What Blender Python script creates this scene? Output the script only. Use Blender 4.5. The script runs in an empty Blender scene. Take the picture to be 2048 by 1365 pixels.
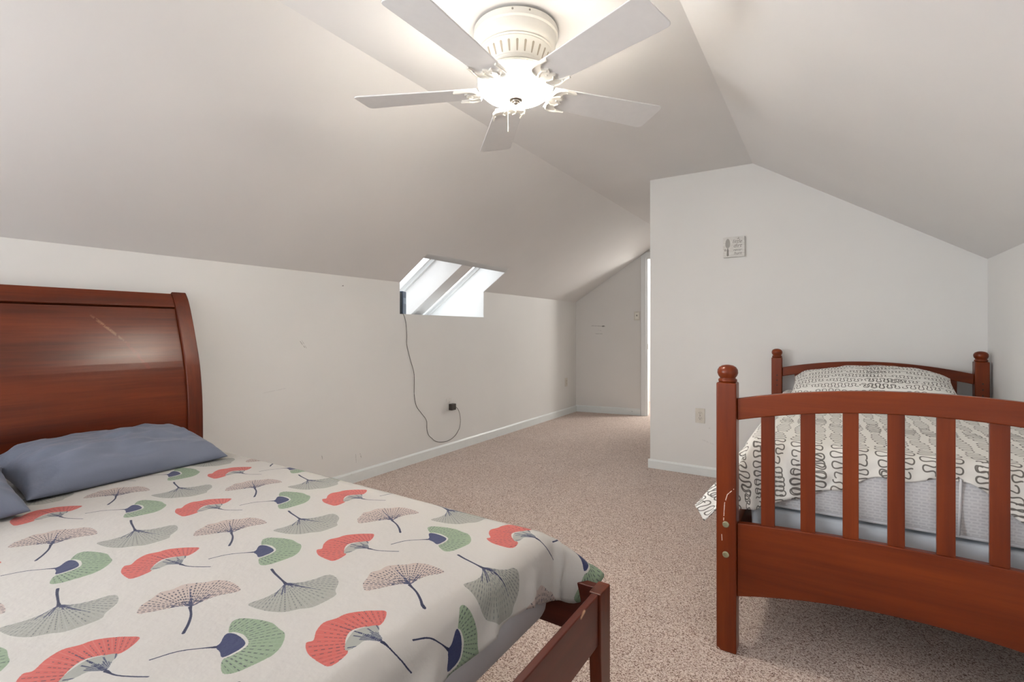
import bpy, bmesh, math, random
import numpy as np
from mathutils import Vector, Matrix, noise

random.seed(4)
SC = bpy.context.scene
COL = SC.collection
R = math.radians

# ------------------------------------------------------------------ camera
YAW = 32.67
cam_d = bpy.data.cameras.new('camera')
cam = bpy.data.objects.new('camera', cam_d)
COL.objects.link(cam)
cam.location = (0, 0, 1.1)
cam.rotation_euler = (R(90), 0, R(YAW))
cam_d.sensor_width = 36
cam_d.lens = 984 / 2048 * 36
cam_d.shift_y = -20.5 / 2048
cam_d.clip_start = 0.02
SC.camera = cam

# ------------------------------------------------------------------ world, exposure
w = bpy.data.worlds.new('sky')
SC.world = w
w.use_nodes = True
wn = w.node_tree.nodes
wn['Background'].inputs[0].default_value = (0.90, 0.95, 1.0, 1)
wn['Background'].inputs[1].default_value = 1.3
vs = SC.view_settings
vs.view_transform = 'Standard'
vs.look = 'None'
vs.gamma = 1
vs.exposure = 0.38
vs.use_curve_mapping = False


def lamp(name, kind, loc, power, color=(1, 1, 1), size=0.1, sizey=None, rot=(0, 0, 0)):
    d = bpy.data.lights.new(name, kind)
    d.energy = power
    d.color = color
    if kind == 'AREA':
        d.shape = 'RECTANGLE'
        d.size = size
        d.size_y = sizey or size
    else:
        d.shadow_soft_size = size
    o = bpy.data.objects.new(name, d)
    COL.objects.link(o)
    o.location = loc
    o.rotation_euler = rot
    return o


# room constants (metres)
XL, XR = -2.89, 0.79          # knee walls
XE0, XE1 = -1.695, -0.455     # flat ceiling strip
HC, ZL, ZR = 2.31, 1.49, 1.52
YB, YP = -1.6, 3.93           # back wall, partition
XP = -1.2                     # corridor side of the partition
FA, FB = (XL, 6.127), (XP, 6.42)   # far wall line
NY0, NY1, NZ = 2.839, 3.986, 1.234   # skylight niche
NXT = -2.635
SL = math.atan2(HC - ZL, XE0 - XL)
NRM = Vector((-math.sin(SL), 0, math.cos(SL)))   # outward normal of left slope

# area lights: back and left at added windows out of view, then the skylight
lamp('added_daylight_back', 'AREA', (-1.15, YB - 0.02, 1.35), 7, (0.90, 0.95, 1.0), 1.3, 1.1, (R(90), 0, 0))
lamp('added_daylight_left', 'AREA', (XL - 0.03, -1.0, 1.05), 66, (0.92, 0.96, 1.0), 0.7, 0.9, (0, R(-90), 0))
lamp('daylight_skylight', 'AREA', (-3.11, 3.41, 1.69), 3, (0.93, 0.97, 1.0), 0.7, 1.1, (0, -SL, 0))
lamp('hall_lamp', 'POINT', (-1.0, 7.1, 2.0), 80, (1, 0.97, 0.92), 0.15)

# ------------------------------------------------------------------ node helpers
def new_mat(name):
    m = bpy.data.materials.new(name)
    m.use_nodes = True
    return m, m.node_tree.nodes, m.node_tree.links, m.node_tree.nodes['Principled BSDF']


def srgb(r, g, b):
    return tuple(((c / 255) / 12.92 if c / 255 <= 0.04045 else ((c / 255 + 0.055) / 1.055) ** 2.4) for c in (r, g, b)) + (1,)


def tex_noise(n, l, vec, scale, detail=3, rough=0.5):
    t = n.new('ShaderNodeTexNoise')
    t.inputs['Scale'].default_value = scale
    t.inputs['Detail'].default_value = detail
    t.inputs['Roughness'].default_value = rough
    if vec is not None:
        l.new(vec, t.inputs['Vector'])
    return t.outputs['Fac']


def ramp(n, l, fac, stops):
    r = n.new('ShaderNodeValToRGB')
    e = r.color_ramp.elements
    while len(e) < len(stops):
        e.new(0.5)
    for q, (p, c) in zip(e, stops):
        q.position = p
        q.color = c
    l.new(fac, r.inputs[0])
    return r.outputs[0]


def mix(n, l, fac, a, b, mode='MIX'):
    m = n.new('ShaderNodeMix')
    m.data_type = 'RGBA'
    m.blend_type = mode
    for s, v in ((0, fac), (6, a), (7, b)):
        if isinstance(v, (int, float, tuple)):
            m.inputs[s].default_value = v
        else:
            l.new(v, m.inputs[s])
    return m.outputs[2]


def math_n(n, l, op, a, b=None):
    m = n.new('ShaderNodeMath')
    m.operation = op
    for i, v in enumerate((a, b)):
        if v is None:
            continue
        if isinstance(v, (int, float)):
            m.inputs[i].default_value = v
        else:
            l.new(v, m.inputs[i])
    return m.outputs[0]


def vmath(n, l, op, a, b):
    m = n.new('ShaderNodeVectorMath')
    m.operation = op
    for i, v in enumerate((a, b)):
        if isinstance(v, (tuple, Vector)):
            m.inputs[i].default_value = v
        else:
            l.new(v, m.inputs[i])
    return m


def seg_mask(n, l, co, A, B, wd):
    """1 inside a line mark from A to B of half width wd, 0 elsewhere."""
    A, B = Vector(A), Vector(B)
    BA = B - A
    p = vmath(n, l, 'SUBTRACT', co, A).outputs[0]
    d = vmath(n, l, 'DOT_PRODUCT', p, BA).outputs['Value']
    hh = math_n(n, l, 'DIVIDE', d, max(BA.length_squared, 1e-8))
    c = n.new('ShaderNodeClamp')
    l.new(hh, c.inputs[0])
    s = n.new('ShaderNodeVectorMath')
    s.operation = 'SCALE'
    s.inputs[0].default_value = BA
    l.new(c.outputs[0], s.inputs['Scale'])
    q = vmath(n, l, 'SUBTRACT', p, s.outputs[0]).outputs[0]
    ln = n.new('ShaderNodeVectorMath')
    ln.operation = 'LENGTH'
    l.new(q, ln.inputs[0])
    mr = n.new('ShaderNodeMapRange')
    l.new(ln.outputs['Value'], mr.inputs[0])
    mr.inputs[1].default_value = wd * 0.3
    mr.inputs[2].default_value = wd
    mr.inputs[3].default_value = 1
    mr.inputs[4].default_value = 0
    return mr.outputs[0]


def add_marks(n, l, base, co, marks):
    nz = tex_noise(n, l, co, 90, 2)
    brk = math_n(n, l, 'GREATER_THAN', nz, 0.44)
    for A, B, wd, colr, op in marks:
        k = math_n(n, l, 'MULTIPLY', seg_mask(n, l, co, A, B, wd), op)
        k = math_n(n, l, 'MULTIPLY', k, brk)
        base = mix(n, l, k, base, colr)
    return base


def bump(n, l, b, height, strength, dist):
    bp = n.new('ShaderNodeBump')
    bp.inputs['Strength'].default_value = strength
    bp.inputs['Distance'].default_value = dist
    l.new(height, bp.inputs['Height'])
    l.new(bp.outputs[0], b.inputs['Normal'])


def objco(n):
    return n.new('ShaderNodeTexCoord').outputs['Object']


def scaled(n, l, co, s):
    return vmath(n, l, 'MULTIPLY', co, tuple(s)).outputs[0]


def m_paint(name, col, marks=(), rough=0.6, bumps=0.15):
    m, n, l, b = new_mat(name)
    co = objco(n)
    f = tex_noise(n, l, co, 1.3, 3)
    c2 = tuple(min(1, x * 1.02) for x in col[:3]) + (1,)
    c1 = tuple(x * 0.97 for x in col[:3]) + (1,)
    base = ramp(n, l, f, [(0.3, c1), (0.7, c2)])
    if marks:
        base = add_marks(n, l, base, co, marks)
    l.new(base, b.inputs['Base Color'])
    b.inputs['Roughness'].default_value = rough
    b.inputs['Specular IOR Level'].default_value = 0.3
    bump(n, l, b, tex_noise(n, l, co, 120, 3), bumps, 0.001)
    return m


def m_plain(name, col, rough=0.5, metal=0.0, spec=0.5, noise_amt=0.04, nscale=30):
    m, n, l, b = new_mat(name)
    co = objco(n)
    f = tex_noise(n, l, co, nscale, 2)
    c1 = tuple(x * (1 - noise_amt) for x in col[:3]) + (1,)
    c2 = tuple(min(1, x * (1 + noise_amt)) for x in col[:3]) + (1,)
    l.new(ramp(n, l, f, [(0.3, c1), (0.7, c2)]), b.inputs['Base Color'])
    b.inputs['Roughness'].default_value = rough
    b.inputs['Metallic'].default_value = metal
    b.inputs['Specular IOR Level'].default_value = spec
    return m


def m_wood(name, stops, axis, rough=0.3, marks=(), coat=0.0, fine=1.0):
    """wood with the grain along object axis 0, 1 or 2"""
    m, n, l, b = new_mat(name)
    co = objco(n)
    s1 = [9.0 * fine] * 3
    s1[axis] = 0.9
    s2 = [70.0 * fine] * 3
    s2[axis] = 2.5
    f1 = tex_noise(n, l, scaled(n, l, co, s1), 1.0, 5, 0.6)
    f2 = tex_noise(n, l, scaled(n, l, co, s2), 1.0, 3, 0.6)
    f = math_n(n, l, 'ADD', math_n(n, l, 'MULTIPLY', f1, 0.75), math_n(n, l, 'MULTIPLY', f2, 0.25))
    base = ramp(n, l, f, stops)
    if marks:
        base = add_marks(n, l, base, co, marks)
    l.new(base, b.inputs['Base Color'])
    b.inputs['Roughness'].default_value = rough
    b.inputs['Specular IOR Level'].default_value = 0.3
    b.inputs['Coat Weight'].default_value = coat
    b.inputs['Coat Roughness'].default_value = 0.25
    bump(n, l, b, f2, 0.05, 0.0006)
    return m


# ------------------------------------------------------------------ mesh helpers
def finish(name, bm, mat, parent=None, smooth=False, bevel=0.0, bseg=2, auto=False):
    bmesh.ops.recalc_face_normals(bm, faces=bm.faces)
    me = bpy.data.meshes.new(name)
    bm.to_mesh(me)
    bm.free()
    o = bpy.data.objects.new(name, me)
    COL.objects.link(o)
    if parent:
        o.parent = parent
    for mm in (mat if isinstance(mat, (list, tuple)) else [mat]):
        me.materials.append(mm)
    if smooth:
        me.polygons.foreach_set('use_smooth', [True] * len(me.polygons))
    if bevel:
        md = o.modifiers.new('bevel', 'BEVEL')
        md.width = bevel
        md.segments = bseg
        md.limit_method = 'ANGLE'
        md.angle_limit = R(40)
        me.polygons.foreach_set('use_smooth', [True] * len(me.polygons))
        md.harden_normals = True
    elif auto:
        me.polygons.foreach_set('use_smooth', [True] * len(me.polygons))
        me.set_sharp_from_angle(angle=R(35))
    return o


def box(bm, x0, x1, y0, y1, z0, z1, mi=0, M=None):
    vs_ = [bm.verts.new((x, y, z)) for x in (x0, x1) for y in (y0, y1) for z in (z0, z1)]
    if M:
        for v in vs_:
            v.co = M @ v.co
    for f in ((0, 1, 3, 2), (4, 6, 7, 5), (0, 4, 5, 1), (2, 3, 7, 6), (0, 2, 6, 4), (1, 5, 7, 3)):
        fc = bm.faces.new([vs_[i] for i in f])
        fc.material_index = mi
    return vs_


def prism(bm, pts, d, mi=0):
    """closed polygon of 3d points extruded by vector d"""
    d = Vector(d)
    a = [bm.verts.new(p) for p in pts]
    b = [bm.verts.new(Vector(p) + d) for p in pts]
    n = len(pts)
    bm.faces.new(a).material_index = mi
    bm.faces.new(b[::-1]).material_index = mi
    for i in range(n):
        bm.faces.new((a[i], b[i], b[(i + 1) % n], a[(i + 1) % n])).material_index = mi


def lathe(bm, prof, c=(0, 0, 0), seg=64, M=None, closed_ends=True):
    c = Vector(c)
    rings = []
    for r, z in prof:
        if r < 1e-6:
            v = bm.verts.new(c + Vector((0, 0, z)))
            rings.append([v])
        else:
            rings.append([bm.verts.new(c + Vector((r * math.cos(2 * math.pi * k / seg), r * math.sin(2 * math.pi * k / seg), z))) for k in range(seg)])
    for a, b in zip(rings, rings[1:]):
        for k in range(seg):
            k2 = (k + 1) % seg
            if len(a) == 1 and len(b) == 1:
                break
            if len(a) == 1:
                bm.faces.new((a[0], b[k], b[k2]))
            elif len(b) == 1:
                bm.faces.new((a[k], b[0], a[k2]))
            else:
                bm.faces.new((a[k], b[k], b[k2], a[k2]))
    if M:
        for r_ in rings:
            for v in r_:
                v.co = M @ v.co


def tube(bm, pts, r, seg=8, cap=True):
    pts = [Vector(p) for p in pts]
    rings = []
    up = Vector((0, 0, 1))
    for i, p in enumerate(pts):
        t = (pts[min(i + 1, len(pts) - 1)] - pts[max(i - 1, 0)]).normalized()
        a = t.cross(up)
        if a.length < 0.1:
            a = t.cross(Vector((1, 0, 0)))
        a.normalize()
        b = t.cross(a)
        rr = r[i] if isinstance(r, (list, tuple)) else r
        rings.append([bm.verts.new(p + (a * math.cos(2 * math.pi * k / seg) + b * math.sin(2 * math.pi * k / seg)) * rr) for k in range(seg)])
    for A, B in zip(rings, rings[1:]):
        for k in range(seg):
            bm.faces.new((A[k], B[k], B[(k + 1) % seg], A[(k + 1) % seg]))
    if cap:
        bm.faces.new(rings[0])
        bm.faces.new(rings[-1][::-1])


def catmull(pts, n=8):
    P = [Vector(p) for p in pts]
    P = [P[0] * 2 - P[1]] + P + [P[-1] * 2 - P[-2]]
    out = []
    for i in range(1, len(P) - 2):
        for k in range(n):
            t = k / n
            a, b, c_, d = P[i - 1], P[i], P[i + 1], P[i + 2]
            out.append(0.5 * ((2 * b) + (c_ - a) * t + (2 * a - 5 * b + 4 * c_ - d) * t * t + (3 * b - a - 3 * c_ + d) * t ** 3))
    out.append(P[-2])
    return out


def empty(name, loc, label, cat, group=None, rz=0.0):
    o = bpy.data.objects.new(name, None)
    COL.objects.link(o)
    o.empty_display_size = 0.05
    o.location = loc
    o.rotation_euler = (0, 0, rz)
    return tag(o, label, cat, group)


def tag(o, label, cat, group=None):
    o['label'] = label
    o['category'] = cat
    if group:
        o['group'] = group
    return o


def struct(o):
    o['kind'] = 'structure'
    return o


def BM():
    return bmesh.new()


def dup(o, parent=None, **kw):
    c = o.copy()
    COL.objects.link(c)
    if parent:
        c.parent = parent
    for k, v in kw.items():
        setattr(c, k, v)
    return c


# ------------------------------------------------------------------ materials
GREY = srgb(90, 85, 80)
paint_left = m_paint('paint_left_wall', (0.78, 0.768, 0.745), [
    ((XL, 1.951, 1.032), (XL, 1.985, 0.99), 0.003, GREY, 0.55),
    ((XL, 1.965, 1.035), (XL, 1.998, 0.985), 0.002, GREY, 0.45),
    ((XL, 2.283, 1.417), (XL, 2.293, 1.421), 0.005, GREY, 0.8),
    ((XL, 2.115, 0.25), (XL, 2.121, 0.225), 0.004, GREY, 0.45),
    ((XL, 2.40, 0.20), (XL, 2.405, 0.14), 0.003, GREY, 0.35),
    ((XL, 2.44, 0.195), (XL, 2.45, 0.165), 0.004, GREY, 0.6),
    ((XL, 1.70, 0.72), (XL, 1.85, 0.735), 0.003, GREY, 0.15),
    ((XL, 2.62, 0.98), (XL, 2.66, 0.985), 0.004, srgb(235, 230, 225), 0.5)])
paint_far = m_paint('paint_far_wall', (0.76, 0.74, 0.715), [
    ((-2.679, 6.164, 1.167), (-2.50, 6.195, 1.16), 0.006, GREY, 0.5),
    ((-2.53, 6.19, 1.161), (-2.515, 6.192, 1.16), 0.013, srgb(60, 55, 52), 0.8),
    ((-2.632, 6.172, 1.06), (-2.532, 6.189, 1.058), 0.006, GREY, 0.4),
    ((-2.59, 6.18, 1.11), (-2.55, 6.187, 1.10), 0.004, GREY, 0.3)])
paint_wall = m_paint('paint_partition', (0.79, 0.78, 0.758), [
    ((-0.80, YP, 0.27), (-0.72, YP, 0.245), 0.006, GREY, 0.12),
    ((-0.75, YP, 0.365), (-0.74, YP, 0.36), 0.008, GREY, 0.15)])
paint_ceil = m_paint('paint_ceiling', (0.77, 0.752, 0.735))
paint_white = m_paint('paint_white_gloss', (0.84, 0.85, 0.85), rough=0.4)
paint_niche = m_paint('paint_niche_white', (0.86, 0.86, 0.85))


def m_baseboard():
    m, n, l, b = new_mat('baseboard_paint')
    co = objco(n)
    f = tex_noise(n, l, scaled(n, l, co, (1, 1, 2)), 16, 4, 0.65)
    base = ramp(n, l, f, [(0.0, srgb(70, 62, 55)), (0.285, srgb(110, 100, 92)), (0.30, (0.76, 0.79, 0.78, 1)), (1, (0.82, 0.84, 0.83, 1))])
    l.new(base, b.inputs['Base Color'])
    b.inputs['Roughness'].default_value = 0.4
    return m


base_mat = m_baseboard()


def m_carpet():
    m, n, l, b = new_mat('carpet')
    co = objco(n)
    v = n.new('ShaderNodeTexVoronoi')
    v.inputs['Scale'].default_value = 290
    l.new(co, v.inputs['Vector'])
    sep = n.new('ShaderNodeSeparateColor')
    l.new(v.outputs['Color'], sep.inputs[0])
    c = ramp(n, l, sep.outputs[0], [(0.0, srgb(112, 84, 70)), (0.18, srgb(164, 139, 126)), (0.4, srgb(206, 187, 175)), (0.8, srgb(224, 208, 198)), (1.0, srgb(242, 231, 224))])
    big = tex_noise(n, l, co, 1.8, 4)
    tint = ramp(n, l, big, [(0.3, (0.93, 0.91, 0.90, 1)), (0.7, (1.0, 1.0, 1.0, 1))])
    c = mix(n, l, 1.0, c, tint, 'MULTIPLY')
    l.new(c, b.inputs['Base Color'])
    b.inputs['Roughness'].default_value = 1.0
    b.inputs['Specular IOR Level'].default_value = 0.05
    b.inputs['Sheen Weight'].default_value = 0.15
    hgt = math_n(n, l, 'ADD', math_n(n, l, 'MULTIPLY', v.outputs['Distance'], -1.0), tex_noise(n, l, co, 350, 2))
    bump(n, l, b, hgt, 0.6, 0.004)
    return m


carpet = m_carpet()

# ------------------------------------------------------------------ setting
bm = BM()
box(bm, XL - 0.1, XR + 0.1, YB - 0.1, 8.0, -0.1, 0)
struct(finish('floor', bm, carpet))

T = 0.1
bm = BM()   # left knee wall with the niche cut into its top
box(bm, XL - T, XL, -0.55, FA[1], 0, NZ)
box(bm, XL - T, XL, YB, -0.55, 0, 0.70)
box(bm, XL - T, XL, YB, -1.45, 0.70, NZ + 0.166)
box(bm, XL - T, XL, YB, NY0, NZ + 0.166, ZL)
box(bm, XL - T, XL, -0.55, NY0, NZ, NZ + 0.166)
box(bm, XL - T, XL, NY1, FA[1], NZ, ZL)
struct(finish('wall_left', bm, paint_left))

bm = BM()
box(bm, XR, XR + T, YB, YP, 0, ZR)
struct(finish('wall_right', bm, paint_wall))


def slope_pt(t, y, off=0.0, left=True):
    """point on the left slope: t = horizontal distance from knee wall"""
    p = Vector((XL + t, y, ZL + t * math.tan(SL)))
    return p + NRM * off


def gable(y):
    return [(XL, y, 0), (XR, y, 0), (XR, y, ZR), (XE1, y, HC), (XE0, y, HC), (XL, y, ZL)]


# ceiling: left slope (with opening), flat strip, right slope - one mesh
bm = BM()
tk = NRM * 0.02
tn, te = NXT - XL, XE0 - XL


def slope_piece(t0, t1, y0, y1, y0b=None, y1b=None):
    pts = [slope_pt(t0, y0), slope_pt(t1, y0), slope_pt(t1, y1 if y1b is None else y1b), slope_pt(t0, y1)]
    prism(bm, pts, NRM * T)


slope_piece(0, te, YB, NY0)
slope_piece(tn, te, NY0, NY1)
slope_piece(0, te, NY1, 6.24, None, 6.50)
prism(bm, [(XE0, YB, HC), (XE1, YB, HC), (XE1, YP, HC), (XP, YP, HC), (XP, 6.43, HC), (XE0, 6.34, HC)], (0, 0, T))
RS = math.atan2(HC - ZR, XR - XE1)
prism(bm, [(XR, YB, ZR), (XE1, YB, HC), (XE1, YP, HC), (XR, YP, ZR)], (math.sin(RS) * T, 0, math.cos(RS) * T))
ceil = struct(finish('ceiling', bm, paint_ceil))

# partition facing the camera with its corridor return
bm = BM()
prism(bm, [(XP, YP, 0), (XR, YP, 0), (XR, YP, ZR), (XE1, YP, HC), (XP, YP, HC)], (0, 0.12, 0))
box(bm, XP, XP + 0.12, YP + 0.12, 6.5, 0, HC)
struct(finish('wall_partition', bm, paint_wall))

# far wall (slightly out of square) with door opening
fd = Vector((FB[0] - FA[0], FB[1] - FA[1], 0)).normalized()
fn = Vector((-fd.y, fd.x, 0))
FO = Vector((FA[0], FA[1], 0))


def fw(u, z, off=0.0):
    return FO + fd * u + Vector((0, 0, z)) - fn * off


UJ = 0.932        # left edge of the door opening along the wall
UW = (Vector(FB + (0,)) - FO).length
bm = BM()
hgt_at = lambda u: min(HC, ZL + (fw(u, 0).x - XL) * math.tan(SL))
DH = 2.045
ue = (XE0 - XL) / fd.x
prism(bm, [fw(0, 0), fw(UJ, 0), fw(UJ, hgt_at(UJ)), fw(0, ZL)], fn * 0.12)
prism(bm, [fw(UJ, DH), fw(UW, DH), fw(UW, HC), fw(ue, HC), fw(UJ, hgt_at(UJ))], fn * 0.12)
struct(finish('wall_far', bm, paint_far))

# back wall behind the camera with a window added out of view to let light in
bm = BM()
WX0, WX1, WZ0, WZ1 = -1.8, -0.5, 0.8, 1.9
box(bm, XL, WX0, YB - T, YB, 0, ZL)
box(bm, WX1, XR, YB - T, YB, 0, ZR)
box(bm, WX0, WX1, YB - T, YB, 0, WZ0)
prism(bm, [(XL, YB, ZL), (WX0, YB, ZL), (WX0, YB, 2.238)], (0, -T, 0))
prism(bm, [(WX1, YB, ZR), (XR, YB, ZR), (XE1, YB, HC), (WX1, YB, HC)], (0, -T, 0))
prism(bm, [(WX0, YB, WZ1), (WX1, YB, WZ1), (WX1, YB, HC), (XE0, YB, HC), (WX0, YB, 2.238)], (0, -T, 0))
struct(finish('wall_back', bm, paint_wall))
bm = BM()
for x0, x1, z0, z1 in ((WX0, WX1, WZ0, WZ0 + 0.05), (WX0, WX1, WZ1 - 0.05, WZ1), (WX0, WX0 + 0.05, WZ0 + .05, WZ1 - .05), (WX1 - 0.05, WX1, WZ0 + .05, WZ1 - .05), (WX0 + .05, WX1 - .05, 1.33, 1.37)):
    box(bm, x0, x1, YB - 0.09, YB - 0.05, z0, z1)
struct(finish('window_added_2', bm, paint_white))
bm = BM()
for y0, y1, z0, z1 in ((-1.45, -0.55, 0.70, 0.74), (-1.45, -0.55, 1.36, 1.40), (-1.45, -1.41, 0.74, 1.36), (-0.59, -0.55, 0.74, 1.36)):
    box(bm, XL - 0.09, XL - 0.05, y0, y1, z0, z1)
struct(finish('window_added_4', bm, paint_white))  # unseen window added in the left wall to light the right side

# niche shaft: far reveal, near reveal, top reveal, sill, rafter
DEP = 0.25
bm = BM()
k_ = NXT


def slope_x(z):
    return XL + (z - ZL) / math.tan(SL)


def shaft_poly(y):
    # region between slope plane and glass plane, from the top of the opening to the sill, plus the wall wedge
    topi = slope_pt(tn, y)
    topo = slope_pt(tn, y, DEP)
    xo = slope_x(NZ) - DEP / math.sin(SL)
    topi = slope_pt(tn, y, 0.003)
    return [topi, Vector((XL - 0.003, y, ZL)), Vector((XL - 0.003, y, NZ)), Vector((xo, y, NZ)), topo]


prism(bm, shaft_poly(NY1 - 0.003), (0, 0.06, 0))
prism(bm, shaft_poly(NY0 + 0.003), (0, -0.06, 0))
xo = slope_x(NZ) - DEP / math.sin(SL)
box(bm, xo - 0.05, XL - T, NY0 - 0.06, NY1 + 0.06, NZ - 0.05, NZ)
box(bm, XL - T - 0.001, XL - 0.001, NY0, NY1, NZ - 0.004, NZ + 0.001)
prism(bm, [slope_pt(tn, NY0), slope_pt(tn, NY1), slope_pt(tn, NY1, DEP), slope_pt(tn, NY0, DEP)], slope_pt(0.05, 0) - slope_pt(0, 0))
struct(finish('wall_niche', bm, paint_niche))
# rafter boxed in between the two skylights
RY0, RY1 = 3.320, 3.476
bm = BM()
te2 = slope_x(NZ) - XL
prism(bm, [slope_pt(tn, RY0), slope_pt(te2, RY0), Vector((xo, RY0, NZ)), slope_pt(tn, RY0, DEP)], (0, RY1 - RY0, 0))
struct(finish('trim_1', bm, paint_ceil, bevel=0.004))

# skylight windows: frame and glass panes
m_gl, n_, l_, b_ = new_mat('window_glass')
tr = n_.new('ShaderNodeBsdfTransparent')
gl = n_.new('ShaderNodeBsdfGlossy')
gl.inputs['Roughness'].default_value = 0.02
mx = n_.new('ShaderNodeMixShader')
mx.inputs[0].default_value = 0.06
l_.new(tr.outputs[0], mx.inputs[1])
l_.new(gl.outputs[0], mx.inputs[2])
l_.new(mx.outputs[0], n_['Material Output'].inputs[0])
m_sash = m_plain('sash_grey_white', (0.62, 0.63, 0.64), 0.4)
t_bot = te2 - (DEP / math.sin(SL)) - 0.0   # along-slope position of glass bottom at the sill (in t)
lo = Vector((xo, 0, NZ))
hi = slope_pt(tn, 0, DEP)
ud = (hi - lo)
for wi, (y0, y1) in enumerate(((NY0, RY0), (RY1, NY1))):
    wroot = bpy.data.objects.new('window_1' if wi == 0 else 'window_3', None)
    COL.objects.link(wroot)
    struct(wroot)
    bm = BM()
    L = ud.length
    un = ud.normalized()

    def gpt(a, y, off):
        return lo + un * a + Vector((0, y, 0)) + NRM * off
    for a0, a1, ya, yb, o0, o1 in ((0, L, y0, y0 + 0.022, -0.03, 0.03), (0, L, y1 - 0.022, y1, -0.03, 0.03),
                                   (0, 0.022, y0, y1, -0.03, 0.03), (L - 0.022, L, y0, y1, -0.03, 0.03),
                                   (0.022, L - 0.022, y0 + 0.03, y0 + 0.055, -0.012, 0.02), (0.022, L - 0.022, y1 - 0.06, y1 - 0.035, -0.012, 0.02),
                                   (0.03, 0.06, y0 + .055, y1 - .06, -0.012, 0.02), (L - 0.06, L - 0.03, y0 + .055, y1 - .06, -0.012, 0.02)):
        prism(bm, [gpt(a0, ya, o0), gpt(a1, ya, o0), gpt(a1, yb, o0), gpt(a0, yb, o0)], NRM * (o1 - o0))
    fr = finish('window_frame', bm, paint_niche, wroot)
    bm = BM()
    prism(bm, [gpt(0.022, y0 + 0.022, 0.0), gpt(L - 0.022, y0 + 0.022, 0.0), gpt(L - 0.022, y1 - 0.022, 0.0), gpt(0.022, y1 - 0.022, 0.0)], NRM * 0.004)
    finish('pane', bm, m_gl, wroot)


# baseboards
def baseboard(name, A, B, nrm, h, t=0.014):
    A, B, nrm = Vector(A), Vector(B), Vector(nrm)
    bm = BM()
    prof = [(0, 0), (t, 0), (t, h - 0.012), (t * 0.45, h), (0, h)]
    prism(bm, [A + nrm * p + Vector((0, 0, z)) for p, z in prof], B - A)
    return struct(finish(name, bm, base_mat))


baseboard('baseboard_left', (XL, YB, 0), (XL, FA[1], 0), (1, 0, 0), 0.082)
baseboard('baseboard_far', fw(0.0, 0), fw(UJ - 0.07, 0), -fn, 0.088)
baseboard('baseboard_partition', (XP - 0.014, YP, 0), (XR, YP, 0), (0, -1, 0), 0.07)
baseboard('baseboard_corridor', (XP, YP, 0), (XP, 6.4, 0), (-1, 0, 0), 0.07)
baseboard('baseboard_right', (XR, YB, 0), (XR, YP, 0), (-1, 0, 0), 0.07)

# door opening: casing, jamb, strike, hall beyond
droot = bpy.data.objects.new('door_1', None)
COL.objects.link(droot)
struct(droot)
bm = BM()
prism(bm, [fw(UJ - 0.065, 0), fw(UJ - 0.065, DH + 0.02), fw(UJ, DH + 0.065), fw(UJ, 0)], -fn * 0.016)
prism(bm, [fw(UJ, DH), fw(UJ, DH + 0.065), fw(UW, DH + 0.065), fw(UW, DH)], -fn * 0.016)
finish('door_casing', bm, paint_white, droot, bevel=0.003)
bm = BM()
prism(bm, [fw(UJ, 0), fw(UJ + 0.018, 0), fw(UJ + 0.018, DH), fw(UJ, DH)], fn * 0.12)
prism(bm, [fw(UJ, DH - 0.018), fw(UW, DH - 0.018), fw(UW, DH), fw(UJ, DH)], fn * 0.12)
finish('door_jamb', bm, paint_white, droot)
bm = BM()
prism(bm, [fw(UJ + 0.018, 0.86), fw(UJ + 0.020, 0.86), fw(UJ + 0.020, 0.93), fw(UJ + 0.018, 0.93)], fn * 0.03)
finish('strike_plate', bm, m_plain('metal_strike', (0.35, 0.33, 0.3), 0.35, 1.0), droot)
bm = BM()
box(bm, XL, 1.0, 7.6, 7.7, 0, 2.6)
box(bm, XL - 0.1, XL, 6.2, 7.7, 0, 2.6)
box(bm, 0.3, 0.4, 6.6, 7.6, 0, 2.6)
box(bm, XL, 1.0, 6.5, 7.7, 2.5, 2.6)
struct(finish('wall_hall', bm, paint_niche))

# ------------------------------------------------------------------ prints (drawn by formula into a pixel array)
LEAF = {
    'green_out': [(-25,35),(-51,54),(-49,70),(-18,85),(15,93),(42,90),(67,86),(92,65),(104,43),(104,23),(101,4),(96,-17),(80,-29),(47,-13),(47,4),(46,21),(37,37),(8,45),(-16,41)],
    'green_core': [(0,0),(-5,10),(-23,29),(-11,38),(15,38),(35,32),(42,15),(39,-8),(20,-3)],
    'green_stem': [(0,0),(-21,-19),(-42,-43),(-55,-77)],
    'red_out': [(-55,67),(-79,57),(-96,44),(-116,22),(-120,2),(-129,-19),(-118,-43),(-99,-62),(-103,-74),(-77,-89),(-46,-93),(-21,-92),(-15,-79),(-20,-52),(-34,-46),(-54,-29),(-64,-9),(-54,11),(-33,32)],
    'red_core': [(-26,-50),(-41,-41),(-53,-22),(-58,-2),(-37,28),(-18,14),(-2,1),(-21,-15),(-21,-31)],
    'red_stem': [(0,0),(26,5),(54,19),(73,31)],
    'grey_out': [(-2,1),(2,-7),(14,-29),(15,-56),(8,-85),(31,-87),(68,-79),(96,-64),(111,-43),(128,-25),(133,5),(131,28),(115,39),(90,66),(57,77),(42,67),(36,43),(24,21),(6,7)],
    'grey_stem': [(0,0),(-37,8),(-64,14),(-87,21)],
    'beige_out': [(-1,1),(1,3),(1,32),(7,55),(25,83),(6,92),(-31,93),(-61,82),(-73,63),(-93,47),(-104,32),(-103,11),(-111,-7),(-99,-28),(-88,-49),(-72,-62),(-58,-67),(-48,-55),(-30,-26),(-18,-9)],
    'beige_stem': [(2,-1),(32,-13),(60,-30),(84,-49)]}
LAT_A, LAT_B = (0.3105, 0.2905), (0.3035, -0.2385)
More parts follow.
